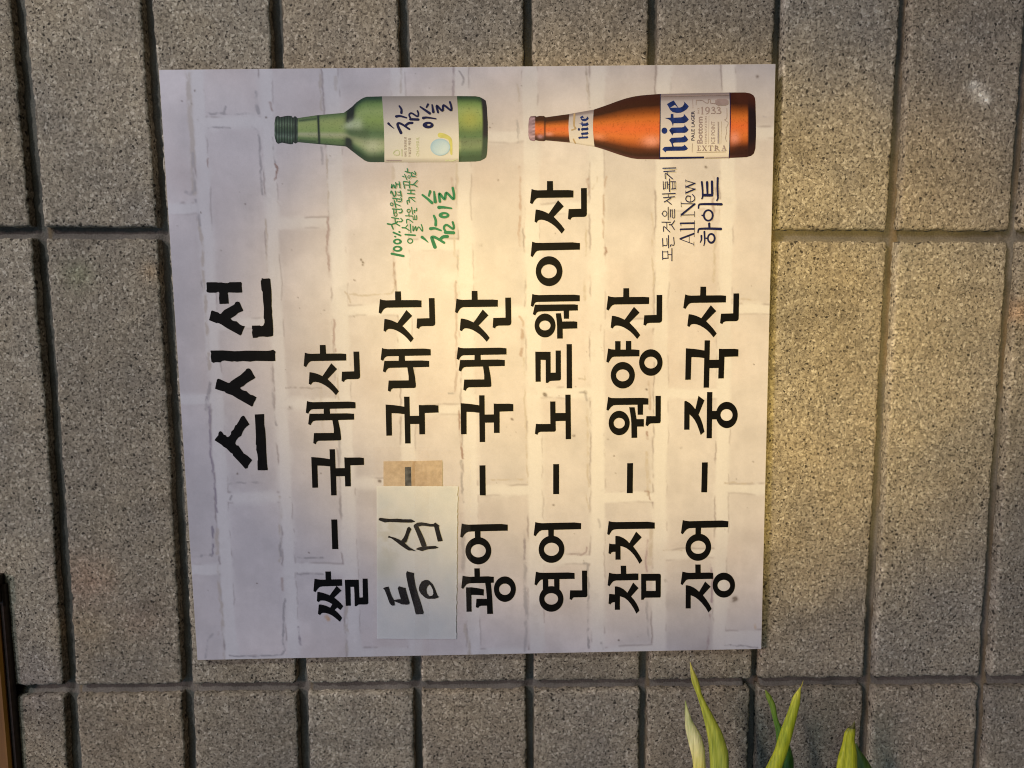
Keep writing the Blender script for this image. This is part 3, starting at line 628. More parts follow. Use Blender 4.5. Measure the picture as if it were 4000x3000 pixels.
film('title_letter', 'B', [
 [(275,1055),(275,1030),(285,1005),(305,996),(325,1005),(350,1045),(385,1058),(395,1078),(410,1083),(435,1072),(460,1040),(462,1005),(500,970),(525,910),(545,900),(580,840),(610,785),(640,767),(660,780),(690,830),(732,898),(690,930),(660,960),(630,1010),(610,1065),(570,1090),(535,1135),(522,1175),(535,1200),(570,1210),(600,1255),(645,1322),(700,1355),(773,1423),(745,1460),(715,1500),(705,1540),(670,1550),(600,1470),(490,1355),(485,1330),(455,1315),(400,1255),(345,1222),(325,1200),(218,1130),(240,1095)],
 [(810,750),(948,743),(950,900),(965,990),(975,1150),(980,1300),(990,1470),(1002,1570),(940,1574),(853,1572),(850,1440),(858,1410),(850,1340),(832,1270),(835,1210),(825,1190),(828,1080),(820,900)]], MBLACK, sign, DL)

# ---- slogans beside the bottles ---------------------------------------------------
S = stroke
S = lambda p, w, w2=None: stroke(p, w * 1.18, None if w2 is None else w2 * 1.15)
film('green_slogan', 'G', [S([(130,1532),(330,1572)],34), ring(231,1448,82,52,228,1448,42,22), ring(228,1325,75,50,226,1325,36,22), S([(160,1170),(280,1222)],26), S([(258,1160),(266,1162)],26), S([(186,1240),(194,1242)],24),
 S([(58,1022),(130,1035)],22), S([(155,1110),(132,1040),(190,1012),(232,985)],20), S([(195,1015),(265,1055)],18), S([(130,915),(250,935)],16), S([(190,990),(185,930)],14), S([(255,985),(290,985),(312,960),(285,930)],16),
 S([(140,768),(270,775)],16), ring2(195,862,26,30,14), S([(163,850),(165,775)],14), S([(205,835),(203,775)],14), S([(255,835),(290,830),(308,800),(290,765)],16),
 ring2(128,688,24,24,14), S([(175,625),(198,742)],15), S([(190,680),(275,715)],14), S([(145,585),(270,600)],16), S([(240,645),(285,640),(298,610),(285,575)],14), S([(215,640),(215,600)],13),
 S([(110,500),(125,462),(165,550),(200,520),(190,465)],16), S([(275,460),(292,552)],16), S([(232,480),(285,485)],13), S([(225,530),(285,533)],13),
 S([(132,348),(125,412),(165,355),(182,412),(205,370),(198,318)],16), S([(205,345),(265,345)],14), S([(256,303),(270,410)],16)], MGREEN, sign, DL)
film('green_slogan', 'G', [ring2(445,1315,42,38,20), S([(362,1205),(530,1218)],24), S([(310,1088),(365,1095),(428,1135)],22,16), S([(365,1090),(402,1040)],15), S([(448,1030),(457,1172)],15), S([(492,1062),(498,1145),(538,1068),(550,1140),(590,1075),(650,1148),(655,1100),(635,1036)],16),
 S([(385,1010),(388,948),(430,955),(488,995)],15), S([(365,885),(480,890)],15), S([(420,885),(425,850)],13), S([(490,890),(497,948)],12), S([(520,880),(525,945)],12), S([(552,880),(555,945),(500,945)],12),
 ring2(418,800,27,27,14), S([(466,740),(488,858)],14), S([(520,832),(512,792),(550,800),(556,756)],14),
 S([(398,685),(392,628),(430,625)],15), S([(430,655),(428,572),(525,640)],14), S([(398,502),(520,512)],15), S([(400,445),(520,448)],15), S([(455,505),(455,450)],14), S([(440,570),(525,575)],13),
 S([(330,350),(335,300),(425,312)],14), S([(348,415),(345,362),(425,362)],14), S([(430,290),(432,412)],14), S([(455,352),(500,348),(566,284)],16), S([(500,350),(560,385)],16),
 S([(310,210),(340,214)],13), S([(350,178),(384,266)],13), ring2(425,223,20,22,12), S([(360,128),(448,150)],16), S([(402,138),(394,76)],14), S([(470,160),(465,208),(532,212)],14), S([(468,205),(474,145),(530,180),(534,160),(518,124)],13)], MGREEN, sign, DL)
def chamisul(tile, kx):
    if kx == 'G':
        return [S([(648,1250),(700,1290),(750,1337)],44,14), S([(868,1418),(822,1290),(820,1250),(880,1258),(1025,1345)],54,36), S([(955,1290),(1010,1245),(1080,1238)],46), S([(792,1105),(870,1100),(970,1135)],46,26), S([(850,885),(880,960),(880,1045)],32,42),
          S([(1045,1168),(1185,1175)],46), S([(1055,1160),(1022,1100),(1035,1055),(1080,1045),(1175,1108),(1188,1060),(1170,995)],32), S([(935,742),(1010,740),(1150,758)],50,24), ring(1022,875,92,54,1032,872,38,15),
          S([(655,530),(740,595),(815,662)],30,44), S([(762,545),(785,468)],24,38), S([(852,472),(872,645)],24,50), S([(950,642),(942,505),(1030,602),(1062,492),(1176,598),(1190,520),(1170,412)],36)]
    return [S([(290,690),(345,745),(425,810)],60,16), S([(592,915),(520,760),(518,690),(600,700),(795,828)],72,46), S([(705,735),(775,685),(862,676)],60), S([(478,520),(575,512),(725,553)],64,36), S([(552,272),(600,350),(600,435)],44,60),
          S([(815,588),(1005,595)],60), S([(830,580),(788,500),(805,452),(860,447),(985,520),(1008,450),(985,388)],42), S([(1125,558),(1220,546),(1430,576)],66,30), ring(1242,727,132,80,1258,720,44,22),
          S([(1055,290),(1150,355),(1280,445)],40,64), S([(1200,300),(1238,232)],34,54), S([(1337,240),(1365,408)],34,68), S([(1478,420),(1448,260),(1585,385),(1612,250),(1785,370),(1798,290),(1765,175)],50)]
film('green_slogan', 'G', chamisul('G', 'G'), MGREEN, sign, DL)
film('navy_slogan', 'NV', [S([(120,1450),(122,1592)],14), S([(130,1572),(212,1566)],14), S([(205,1450),(212,1570)],13), S([(125,1462),(205,1462)],11), S([(275,1408),(275,1610)],15), S([(215,1508),(275,1508)],11),
 S([(120,1240),(125,1372)],14), S([(125,1350),(190,1352),(190,1238)],13), S([(216,1190),(220,1395)],14), S([(250,1370),(258,1345),(310,1345),(304,1222)],13),
 S([(135,1122),(142,1042),(240,1132)],13), S([(108,968),(250,970)],13), S([(190,1062),(190,975)],11), S([(230,1010),(275,1005),(318,945)],14), S([(268,1015),(316,1092)],13),
 ring2(155,826,36,44,13), S([(108,830),(120,830)],12), S([(213,720),(213,928)],13), S([(248,760),(250,882)],13), S([(282,762),(284,885),(318,885),(318,756)],11), S([(246,768),(284,765)],9),
 S([(148,632),(195,605),(260,565)],14), S([(192,612),(265,672)],13), S([(115,500),(332,490)],13), S([(134,562),(320,545)],13), S([(215,495),(215,552)],10),
 S([(130,295),(135,422)],12), S([(165,300),(168,408)],11), S([(200,295),(202,408)],12), S([(134,415),(165,410)],9), S([(165,302),(200,300)],9), S([(235,250),(235,458)],14), S([(205,345),(235,345)],10), S([(255,295),(335,297)],12), S([(260,418),(335,410)],12), S([(287,300),(287,414)],10), S([(325,300),(327,410)],11),
 S([(165,244),(172,160),(285,246)],13), S([(125,72),(340,66)],14), S([(140,126),(325,116)],13), S([(205,180),(208,120)],10)], MNAVY, sign, DL)
film('navy_slogan', 'NV', [S([(415,1245),(640,1160)],26), S([(412,1252),(640,1338)],11), S([(562,1200),(562,1305)],9), S([(645,1120),(645,1212)],8), S([(640,1298),(640,1365)],8),
 S([(418,1088),(645,1080)],24), S([(648,1040),(648,1120)],8), S([(420,1120),(416,1088)],9), S([(418,988),(645,984)],24), S([(648,943),(648,1030)],8), S([(426,1030),(418,990)],9),
 S([(428,850),(648,846)],11), S([(434,845),(652,668)],28), S([(428,660),(655,664)],11), S([(424,828),(424,878)],8), S([(650,790),(650,880)],8), S([(426,630),(430,716)],8),
 S([(582,540),(582,628)],8), S([(582,540),(530,535),(505,582),(530,622),(588,634),(640,608),(655,560),(618,508)],17,13), S([(508,482),(658,418)],20), S([(658,418),(508,380)],9), S([(508,384),(658,322)],20), S([(658,322),(510,278)],9), S([(503,448),(503,502)],7), S([(503,350),(503,404)],7), S([(503,262),(503,300)],7)], MNAVY, sign, DL)
film('navy_slogan', 'NV', [S([(765,1195),(765,1260),(748,1302)],28,18), S([(815,1128),(820,1290),(806,1358)],28,16), ring(930,1238,72,90,928,1236,40,56), S([(840,1235),(862,1238)],20), S([(708,1140),(720,1092),(760,1078),(920,1076),(1088,1082)],22,40), S([(895,992),(897,1062)],34,30),
 ring(880,856,90,102,880,856,57,72), S([(776,856),(800,857)],22), S([(716,735),(724,685),(760,670),(920,668),(1098,672)],22,38), S([(772,302),(784,420),(786,540),(772,578)],30,22), S([(795,520),(940,520)],40), S([(860,306),(866,500)],36,28), S([(940,294),(946,500)],34,36), S([(1036,236),(1032,400),(1040,560),(1022,608)],32,24)], MNAVY, sign, DL)

S = stroke
# ---- printed bottles ---------------------------------------------------------------
def strip(name, tile, top, botm, x0, x1, paint, nx, nt_, parent, d, edge=None):
    xs = np.linspace(x0, x1, nx); tx, ty = zip(*top); bx, by = zip(*botm)
    yt = np.interp(xs, tx, ty); yb = np.interp(xs, bx, by)
    tt = np.linspace(0, 1, nt_); X = np.repeat(xs[:, None], nt_, 1); Tt = np.repeat(tt[None], nx, 0)
    Y = yt[:, None] * (1 - Tt) + yb[:, None] * Tt
    if edge: X = X + edge * np.sin(Tt * math.pi)
    col = paint(X, Y, Tt)
    p = tpx(tile, np.stack([X.ravel(), Y.ravel()], -1))
    return mesh(name, at(p[:, 0], p[:, 1], DS + d), gridfaces(nx, nt_)[:, ::-1], MPRINT, parent, np.clip(col, .004, .9).reshape(-1, 3), own_origin=True)
def keys(x, ks):
    xs = [k[0] for k in ks]
    return np.stack([np.interp(x, xs, [k[1][c] for k in ks]) for c in range(3)], -1)
gt = [(56,330),(60,300),(65,268),(90,257),(112,270),(150,262),(180,256),(222,258),(238,278),(250,262),(265,262),(278,280),(470,252),(735,228),(775,200),(820,165),(860,125),(900,97),(930,80),(960,70),(1110,66),(1848,63),(2030,65),(2070,72),(2105,90),(2130,108),(2140,160),(2150,330)]
gb = [(56,450),(64,490),(72,515),(90,532),(130,520),(160,527),(215,537),(236,532),(240,515),(262,530),(285,515),(500,536),(740,556),(762,560),(800,590),(880,652),(940,695),(970,708),(1000,712),(1130,712),(1860,710),(2030,706),(2080,698),(2115,680),(2137,662),(2145,600),(2150,480)]
def green(X, Y, T):
    body = keys(T, [(0,(.012,.05,.025)),(.04,(.02,.08,.03)),(.12,(.13,.30,.08)),(.22,(.24,.45,.14)),(.36,(.20,.40,.10)),(.45,(.15,.31,.09)),(.55,(.08,.20,.07)),(.62,(.09,.22,.08)),(.70,(.24,.38,.17)),(.78,(.26,.44,.18)),(.86,(.07,.18,.07)),(.93,(.012,.06,.025)),(1,(.01,.05,.03))])
    neck = keys(T, [(0,(.07,.16,.05)),(.08,(.13,.27,.08)),(.2,(.25,.43,.13)),(.3,(.27,.46,.13)),(.55,(.22,.42,.11)),(.66,(.34,.50,.24)),(.74,(.28,.44,.18)),(.82,(.12,.26,.08)),(.95,(.08,.18,.06)),(1,(.02,.06,.03))])
    cap = keys(T, [(0,(.015,.035,.02)),(.12,(.03,.08,.035)),(.3,(.10,.20,.10)),(.42,(.05,.12,.05)),(.6,(.03,.08,.04)),(.75,(.10,.20,.12)),(.85,(.04,.11,.05)),(1,(.012,.03,.02))])
    m = sst(730, 820, X)[..., None]
    c = neck * (1 - m) + body * m
    cp = 1 - sst(280, 292, X)[..., None]
    ridge = .75 + .5 * np.cos((X - 60) / 27.0 * 2 * math.pi)[..., None]
    c = c * (1 - cp) + cap * ridge * cp
    def dark(c, m, col, k=1): m = np.clip(m * k, 0, 1)[..., None]; return c * (1 - m) + np.array(col) * m
    c = dark(c, np.exp(-((X - 484 - 12 * T) / 12) ** 2), (.012, .03, .02), 1.2)
    c = dark(c, np.exp(-((X - 262) / 14) ** 2), (.008, .02, .012), 1.1)
    c = dark(c, np.exp(-((T - .12) / .05) ** 2) * sst(290, 300, X) * (1 - sst(460, 480, X)), (.03, .08, .03), .8)
    c = dark(c, np.exp(-((T - .93) / .05) ** 2) * sst(290, 300, X) * (1 - sst(460, 480, X)), (.03, .08, .03), .7)
    c = dark(c, np.exp(-((X - 775 - 30 * (1 - T)) / 46) ** 2) * (1 - sst(.26, .42, T)), (.008, .02, .015), 1.5)
    c = dark(c, np.exp(-((X - 785) / 42) ** 2) * sst(.66, .8, T), (.012, .03, .022), 1.3)
    c = dark(c, np.exp(-(((X - 800) / 60) ** 2 + ((T - .42) / .11) ** 2)), (.36, .58, .34), .95)
    c = dark(c, np.exp(-(((X - 870) / 50) ** 2 + ((T - .44) / .12) ** 2)), (.38, .62, .32), .9)
    c = dark(c, sst(700, 800, X) * (1 - sst(950, 1020, X)) * np.exp(-((T - .58) / .09) ** 2), (.06, .14, .05), .8)
    c = dark(c, np.exp(-(((X - 1020) / 90) ** 2 + ((T - .76) / .10) ** 2)), (.40, .60, .34), .8)
    yl = np.exp(-(((X - 1970) / 110) ** 2 + ((T - .34) / .15) ** 2)); c = dark(c, yl, (.33, .45, .09), .7)
    c = dark(c, sst(2085, 2112, X + 14 * (T - .5) ** 2 * 4), (.008, .012, .022), 1)
    c = dark(c, sst(1870, 1900, X) * sst(.58, .7, T) * .5, (.04, .12, .06), 1)
    drops = sst(.76, .84, vn(X / 9, Y / 9, 400)); c = c * (1 - .25 * drops[..., None])
    return c * np.array([1.2, .90, 1.12]) * (1 + .10 * (fbm(X / 60, Y / 60, 401, 3)[..., None] - .5))
gbot = strip('printed_bottle', 'P', gt, gb, 56, 2150, green, 420, 90, sign, .00012)
gbot['label'] = 'printed green glass soju bottle'
def glab(X, Y, T):
    c = keys(T, [(0,(.27,.25,.24)),(.1,(.40,.37,.36)),(.25,(.50,.47,.45)),(.4,(.60,.57,.53)),(.6,(.70,.68,.60)),(.93,(.66,.64,.56)),(.97,(.50,.47,.42)),(1,(.40,.38,.34))])
    return c * (1 + .06 * (fbm(X / 50, Y / 50, 410, 4)[..., None] - .5))
lt = [(1110,66),(1850,63)]; lbm = [(1133,712),(1865,710)]
# skewed ends: build with its own x mapping
def quadlabel(name, tile, TLp, TRp, BRp, BLp, paint, parent, d, bulge=0, nx=70, nt_=70):
    a = np.linspace(0, 1, nx)[:, None]; b = np.linspace(0, 1, nt_)[None]
    X = (TLp[0] * (1 - a) + TRp[0] * a) * (1 - b) + (BLp[0] * (1 - a) + BRp[0] * a) * b + bulge * np.sin(b * math.pi) * (1 + 0 * a)
    Y = (TLp[1] * (1 - a) + TRp[1] * a) * (1 - b) + (BLp[1] * (1 - a) + BRp[1] * a) * b
    T = np.repeat(b, nx, 0); col = paint(X, Y, T)
    p = tpx(tile, np.stack([X.ravel(), Y.ravel()], -1))
    return mesh(name, at(p[:, 0], p[:, 1], DS + d), gridfaces(nx, nt_)[:, ::-1], MPRINT, parent, np.clip(col, .004, .9).reshape(-1, 3), own_origin=True)
quadlabel('label', 'P', (1111, 66), (1848, 63), (1865, 711), (1135, 713), glab, gbot, .00022, 8)
film('lettering', 'LB', chamisul('LB', 'LB'), MNAVY, gbot, .0003)
film('lettering', 'LB', [S([(1530,970),(1640,990),(1760,1060),(1790,1180),(1800,1420)],120,50)], MYEL, gbot, .00030)
MSKY = print_material('pale_blue_print')
def drop_mesh():
    k = 24; R_ = 10; V = []; C = []; c_ = (1535, 1258)
    pts = []
    for r in range(R_ + 1):
        for a in range(k):
            an = a / k * 2 * math.pi; rr = r / R_
            pts.append((c_[0] + 238 * rr * math.cos(an), c_[1] + 205 * rr * math.sin(an)))
            e = rr ** 6; sh = .5 + .5 * math.cos(an - 2.6)
            blue = np.array([.42, .60, .70]) * (1 - .0) ; pale = np.array([.62, .74, .76])
            q = np.clip(.5 + .5 * rr * math.cos(an - .6), 0, 1)
            C.append(blue * (1 - q) * (1 - e) + pale * q * (1 - e) + np.array([.33, .52, .66]) * e)
    p = tpx('LB', pts); P_ = at(p[:, 0], p[:, 1], DS + .0004)
    Fq = [(r * k + a, r * k + (a + 1) % k, (r + 1) * k + (a + 1) % k, (r + 1) * k + a) for r in range(R_) for a in range(k)]
    F2 = []
    for f in Fq:
        f = tuple(f); a, b, c = P_[f[0]], P_[f[1]], P_[f[2]]
        F2.append(f)
    return mesh('water_drop', P_, [tuple(reversed(f)) for f in F2], MSKY, gbot, np.array(C), own_origin=True)
drop_mesh()
for q_ in ([(405,1400),(450,1345),(520,1330),(550,1390),(535,1445),(440,1440),(405,1400)], [(610,1310),(612,1470)], [(1660,1580),(1740,1570),(1800,1590),(1930,1548)]):
    film('lettering', 'LB', [S(q_, 20)], MPALEG, gbot, .0004)
film('lettering', 'LB', [S([(250,1580),(600,1582)],22)], MMAUVE, gbot, .0004)

ot = [(56,345),(60,300),(68,278),(78,268),(120,265),(130,272),(160,265),(200,266),(214,278),(430,248),(655,208),(720,186),(800,158),(880,128),(950,105),(1020,88),(1100,76),(1265,63),(1905,50),(2050,50),(2095,58),(2125,75),(2142,105),(2148,200),(2149,330)]
ob = [(56,440),(62,470),(72,490),(110,498),(120,488),(150,495),(200,498),(214,490),(435,510),(660,546),(740,570),(800,590),(880,618),(950,640),(1010,655),(1060,662),(1265,664),(1905,652),(2060,645),(2105,632),(2130,610),(2145,560),(2149,450)]
def orange(X, Y, T):
    c = keys(T, [(0,(.035,.015,.012)),(.06,(.035,.012,.008)),(.17,(.035,.014,.007)),(.27,(.20,.075,.014)),(.38,(.48,.18,.03)),(.52,(.60,.18,.04)),(.66,(.54,.20,.04)),(.75,(.34,.12,.025)),(.84,(.08,.028,.010)),(.94,(.03,.015,.01)),(1,(.07,.035,.03))])
    def dark(c, m, col, k=1): m = np.clip(m * k, 0, 1)[..., None]; return c * (1 - m) + np.array(col) * m
    c = dark(c, np.exp(-(((X - 1190) / 80) ** 2 + ((T - .72) / .08) ** 2)), (.70, .42, .26), .75)
    c = dark(c, np.exp(-(((X - 700) / 60) ** 2 + ((T - .72) / .08) ** 2)), (.66, .35, .16), .6)
    c = dark(c, np.exp(-(((X - 245) / 35) ** 2 + ((T - .72) / .08) ** 2)), (.62, .40, .28), .6)
    c = dark(c, np.exp(-(((X - 1950) / 45) ** 2 + ((T - .70) / .09) ** 2)), (.66, .40, .28), .6)
    c = dark(c, np.exp(-((X - 208) / 8) ** 2), (.02, .01, .01), .9)
    c = dark(c, np.exp(-(((X - 165) / 26) ** 2 + ((T - .82) / .08) ** 2)), (.45, .35, .36), .7)
    c = dark(c, sst(2066, 2084, X) , (.012, .009, .012), 1)
    c = dark(c, sst(1900, 1990, X) * (1 - sst(.06, .3, T)), (.05, .02, .012), .9)
    c = dark(c, sst(1900, 1990, X) * sst(.72, .92, T), (.03, .015, .012), .8)
    cap = keys(T, [(0,(.18,.16,.18)),(.1,(.42,.40,.44)),(.3,(.30,.28,.30)),(.5,(.50,.47,.50)),(.7,(.36,.33,.34)),(.85,(.55,.52,.53)),(1,(.22,.19,.22))])
    cap = cap * (.72 + .22 * np.cos(T * 44 + sst(70, 110, X) * 2) * sst(75, 110, X))[..., None]
    cm_ = 1 - sst(112, 122, X)[..., None]
    c = c * (1 - cm_) + cap * cm_
    drops = sst(.74, .84, vn(X / 8, Y / 8, 420)); c = c * (1 - .22 * drops[..., None])
    return c * np.array([1.12, .82, 1.0]) * (1 + .12 * (fbm(X / 40, Y / 40, 421, 3)[..., None] - .5))
obot = strip('printed_bottle', 'Q', ot, ob, 56, 2149, orange, 420, 90, sign, .00012)
obot['label'] = 'printed amber glass beer bottle'
def olab(X, Y, T):
    c = keys(T, [(0,(.20,.17,.20)),(.05,(.22,.19,.22)),(.09,(.30,.27,.31)),(.12,(.40,.38,.43)),(.35,(.50,.47,.50)),(.6,(.60,.57,.56)),(.95,(.64,.60,.55)),(1,(.50,.46,.43))])
    return c * (1 + .06 * (fbm(X / 40, Y / 40, 430, 4)[..., None] - .5))
lab = quadlabel('label', 'Q', (1271, 63), (1908, 50), (1900, 653), (1265, 664), olab, obot, .00022, 2)
quadlabel('neck_label', 'Q', (433, 248), (657, 208), (664, 547), (438, 510), olab, obot, .00022, -10)
HITE = [('holed', [(545,250),(640,400),(650,415),(690,415),(740,395),(775,350),(790,310),(772,268),(830,320),(892,385),(850,450),(780,500),(700,535),(610,540),(520,520),(460,470),(430,410),(385,335),(460,290)], [[(570,352),(635,415),(455,420)]]),
 [(475,562),(535,562),(540,650),(720,640),(765,620),(780,590),(775,555),(840,625),(892,690),(850,740),(800,768),(760,775),(540,778),(535,800),(525,858),(510,800),(490,750),(460,710),(420,685),(325,655),(470,650)],
 [(435,940),(495,878),(730,872),(775,860),(795,835),(788,800),(840,870),(888,930),(840,985),(800,1000),(600,1002),(540,1010),(525,1030),(515,1065)],
 ell(328,950,68,72),
 [(275,1378),(330,1325),(510,1318),(485,1240),(435,1170),(490,1115),(720,1105),(775,1090),(792,1060),(785,1042),(840,1100),(880,1160),(840,1200),(790,1220),(560,1228),(530,1240),(528,1265),(545,1315),(730,1315),(775,1300),(785,1270),(830,1310),(872,1360),(840,1395),(790,1412),(380,1418),(365,1430),(355,1455)]]
film('lettering', 'K', HITE, MBLUE, obot, .00034)
def shrink(s):
    f = lambda l: [((510 + (x - 260) * .1614) / 2.3532 * 5.924 + (2040 - 2540) * 5.924, (262 + (y - 250) * .181) / 2.3532 * 5.924 + (340 - 350) * 5.924) for x, y in l]
    return ('holed', f(s[1]), [f(h) for h in s[2]]) if isinstance(s, tuple) else f(s)
film('lettering', 'K', [shrink(s) for s in HITE], MBLUE, obot, .00034)
film('label_border', 'K', [[(228,100),(244,102),(232,1560),(1245,1548),(1248,1590),(212,1612),(214,900)]], MNAVY, obot, .00034)
film('label_border', 'K', [[(1832,68),(1852,66),(1866,700),(1848,1300),(1832,1588),(1812,1590),(1834,1200),(1848,700)]], MNAVY, obot, .00034)
film('lettering', 'K', [S([(980,225),(988,430)],10), S([(975,1250),(968,1445)],12), S([(1358,610),(1348,1258)],6), S([(1645,740),(1635,1262)],6),
   S([(1060,245),(1060,345)],14), S([(1060,245),(1200,250),(1280,300),(1340,305),(1340,230),(1385,230),(1395,310),(1500,320)],16), [(1500,250),(1560,215),(1750,215),(1810,250),(1810,330),(1750,365),(1570,370),(1505,335)],
   S([(250,150),(1820,120)],22), S([(1075,1450),(1740,1440)],10), S([(1280,1580),(1800,1570)],16),
   S([(1760,1200),(1740,1100),(1770,980),(1750,880),(1770,860),(1800,760),(1720,700),(1770,650),(1770,430)],9)], MMAUVE, obot, .00034)
film('lettering', 'Q', [S([(455,395),(490,380),(475,350),(480,250)],12,18), S([(470,480),(485,512)],14)], ink_material('gold_print', (.42, .31, .19)), obot, .00034)
def bottle_text(s, tile, x0, x1, y0, y1, material, parent, d, bold=0.0):
    """built-in font, reading up the picture, fitted in the box x0..x1 (cap height) by y1(start)..y0(end), tile pixels"""
    cu_ = bpy.data.curves.new('t', 'FONT'); cu_.body = s; cu_.size = 1; cu_.offset = bold; cu_.resolution_u = 2
    ob_ = bpy.data.objects.new('t', cu_); sc.collection.objects.link(ob_)
    bpy.context.view_layer.update()
    me = bpy.data.meshes.new_from_object(ob_.evaluated_get(bpy.context.evaluated_depsgraph_get()))
    bpy.data.objects.remove(ob_); bpy.data.curves.remove(cu_)
    if len(me.vertices) == 0: return
    co = np.array([v.co[:] for v in me.vertices]); fs = [tuple(p.vertices) for p in me.polygons]
    mn, mx = co.min(0), co.max(0); a = (co[:, 0] - mn[0]) / (mx[0] - mn[0]); b = (co[:, 1] - mn[1]) / (mx[1] - mn[1])
    p = tpx(tile, np.stack([x1 + (x0 - x1) * b, y1 + (y0 - y1) * a], -1))
    Pw = at(p[:, 0], p[:, 1], DS + d); bpy.data.meshes.remove(me)
    F2 = []
    for f in fs:
        nrm = np.cross(Pw[f[1]] - Pw[f[0]], Pw[f[2]] - Pw[f[0]])
        F2.append(f if nrm[1] < 0 else tuple(reversed(f)))
    return mesh('lettering', Pw, F2, material, parent, own_origin=True)
bottle_text('PALE LAGER', 'K', 948, 1026, 490, 1180, MNAVY, obot, .00034, .02)
bottle_text('1933', 'K', 1170, 1235, 400, 570, MMAUVE, obot, .00034) if False else None
film('lettering', 'K', [S([(1190,560),(1240,560)],10), S([(1175,520),(1180,560)],8)], MMAUVE, obot, .00034) if False else None
def flat_text(s, tile, x0, x1, y0, y1, material, parent, d, bold=0.0):
    """same, but reading to the right of the picture"""
    cu_ = bpy.data.curves.new('t', 'FONT'); cu_.body = s; cu_.size = 1; cu_.offset = bold; cu_.resolution_u = 2
    ob_ = bpy.data.objects.new('t', cu_); sc.collection.objects.link(ob_)
    bpy.context.view_layer.update()
    me = bpy.data.meshes.new_from_object(ob_.evaluated_get(bpy.context.evaluated_depsgraph_get()))
    bpy.data.objects.remove(ob_); bpy.data.curves.remove(cu_)
    co = np.array([v.co[:] for v in me.vertices]); fs = [tuple(p.vertices) for p in me.polygons]
    mn, mx = co.min(0), co.max(0); a = (co[:, 0] - mn[0]) / (mx[0] - mn[0]); b = (co[:, 1] - mn[1]) / (mx[1] - mn[1])
    p = tpx(tile, np.stack([x0 + (x1 - x0) * a, y1 + (y0 - y1) * b], -1))
    Pw = at(p[:, 0], p[:, 1], DS + d); bpy.data.meshes.remove(me)
    F2 = [f if np.cross(Pw[f[1]] - Pw[f[0]], Pw[f[2]] - Pw[f[0]])[1] < 0 else tuple(reversed(f)) for f in fs]
    return mesh('lettering', Pw, F2, material, parent, own_origin=True)
# serif words, drawn stroke by stroke
MV = MMAUVE
film('lettering', 'K', [S([(1205,410),(1205,560)],30), S([(1172,425),(1205,408)],12), S([(1178,563),(1238,563)],10),
   ring(1322,455,56,55,1322,452,26,38), S([(1365,460),(1350,530),(1290,565)],30,14),
   S([(1418,430),(1460,402),(1490,435),(1450,472)],14,26), S([(1450,475),(1500,500),(1490,545),(1412,548)],26,16),
   S([(1540,430),(1585,402),(1615,435),(1575,470)],14,26), S([(1575,475),(1630,500),(1615,548),(1535,545)],26,16)], MV, obot, .00034)
film('lettering', 'K', [S([(1110,1305),(1112,1408)],24), S([(1085,1300),(1160,1300)],10), S([(1160,1300),(1165,1325)],10), S([(1112,1355),(1145,1355)],9), S([(1080,1412),(1165,1410)],10), S([(1165,1410),(1170,1385)],10),
   S([(1215,1300),(1290,1408)],24), S([(1290,1300),(1215,1408)],9), S([(1198,1298),(1235,1298)],8), S([(1275,1298),(1310,1298)],8), S([(1198,1410),(1235,1410)],8), S([(1270,1410),(1312,1410)],8),
   S([(1395,1300),(1395,1408)],24), S([(1345,1298),(1450,1298)],9), S([(1347,1298),(1345,1325)],9), S([(1450,1298),(1452,1325)],9), S([(1372,1410),(1418,1410)],8),
   S([(1505,1298),(1505,1405)],24), S([(1510,1298),(1560,1315),(1545,1350),(1510,1355)],18), S([(1530,1355),(1595,1405)],20), S([(1482,1408),(1530,1408)],8),
   S([(1705,1295),(1740,1398)],24), S([(1700,1298),(1665,1398)],9), S([(1680,1362),(1725,1360)],8), S([(1648,1402),(1688,1402)],8), S([(1715,1400),(1762,1400)],8)], MV, obot, .00034)
bottle_text('Bottom', 'K', 1080, 1215, 625, 1250, MV, obot, .00034, .02)
bottle_text('FERMENTATION', 'K', 1262, 1312, 620, 1255, MV, obot, .00034)
bottle_text('ICE POINT', 'K', 1410, 1500, 735, 1250, MV, obot, .00034, .005)
bottle_text('FILTRATION SYSTEM', 'K', 1552, 1602, 740, 1255, MV, obot, .00034) if False else film('lettering', 'K', [S([(1560 + (k % 2) * 34, 745 + k * 12), (1590 - (k % 2) * 30, 752 + k * 12)], 6) for k in range(42)], MV, obot, .00034)
bottle_text('\ucc98\uc74c', 'K', 1410, 1440, 605, 650, MV, obot, .00034) if False else None
bottle_text('SINCE', 'K', 1095, 1135, 420, 565, MV, obot, .00034)
bottle_text('CHAMISUL', 'LB', 955, 1025, 1010, 1480, MPALEG, gbot, .0004)
bottle_text('100% \ucc9c\uc5f0\uc6d0\ub8cc\ub85c', 'LB', 665, 725, 1010, 1490, MMAUVE, gbot, .0004)
bottle_text('\uc774\uc2ac\uac19\uc740 \uae68\ub057\ud568', 'LB', 765, 830, 1035, 1490, MMAUVE, gbot, .0004)

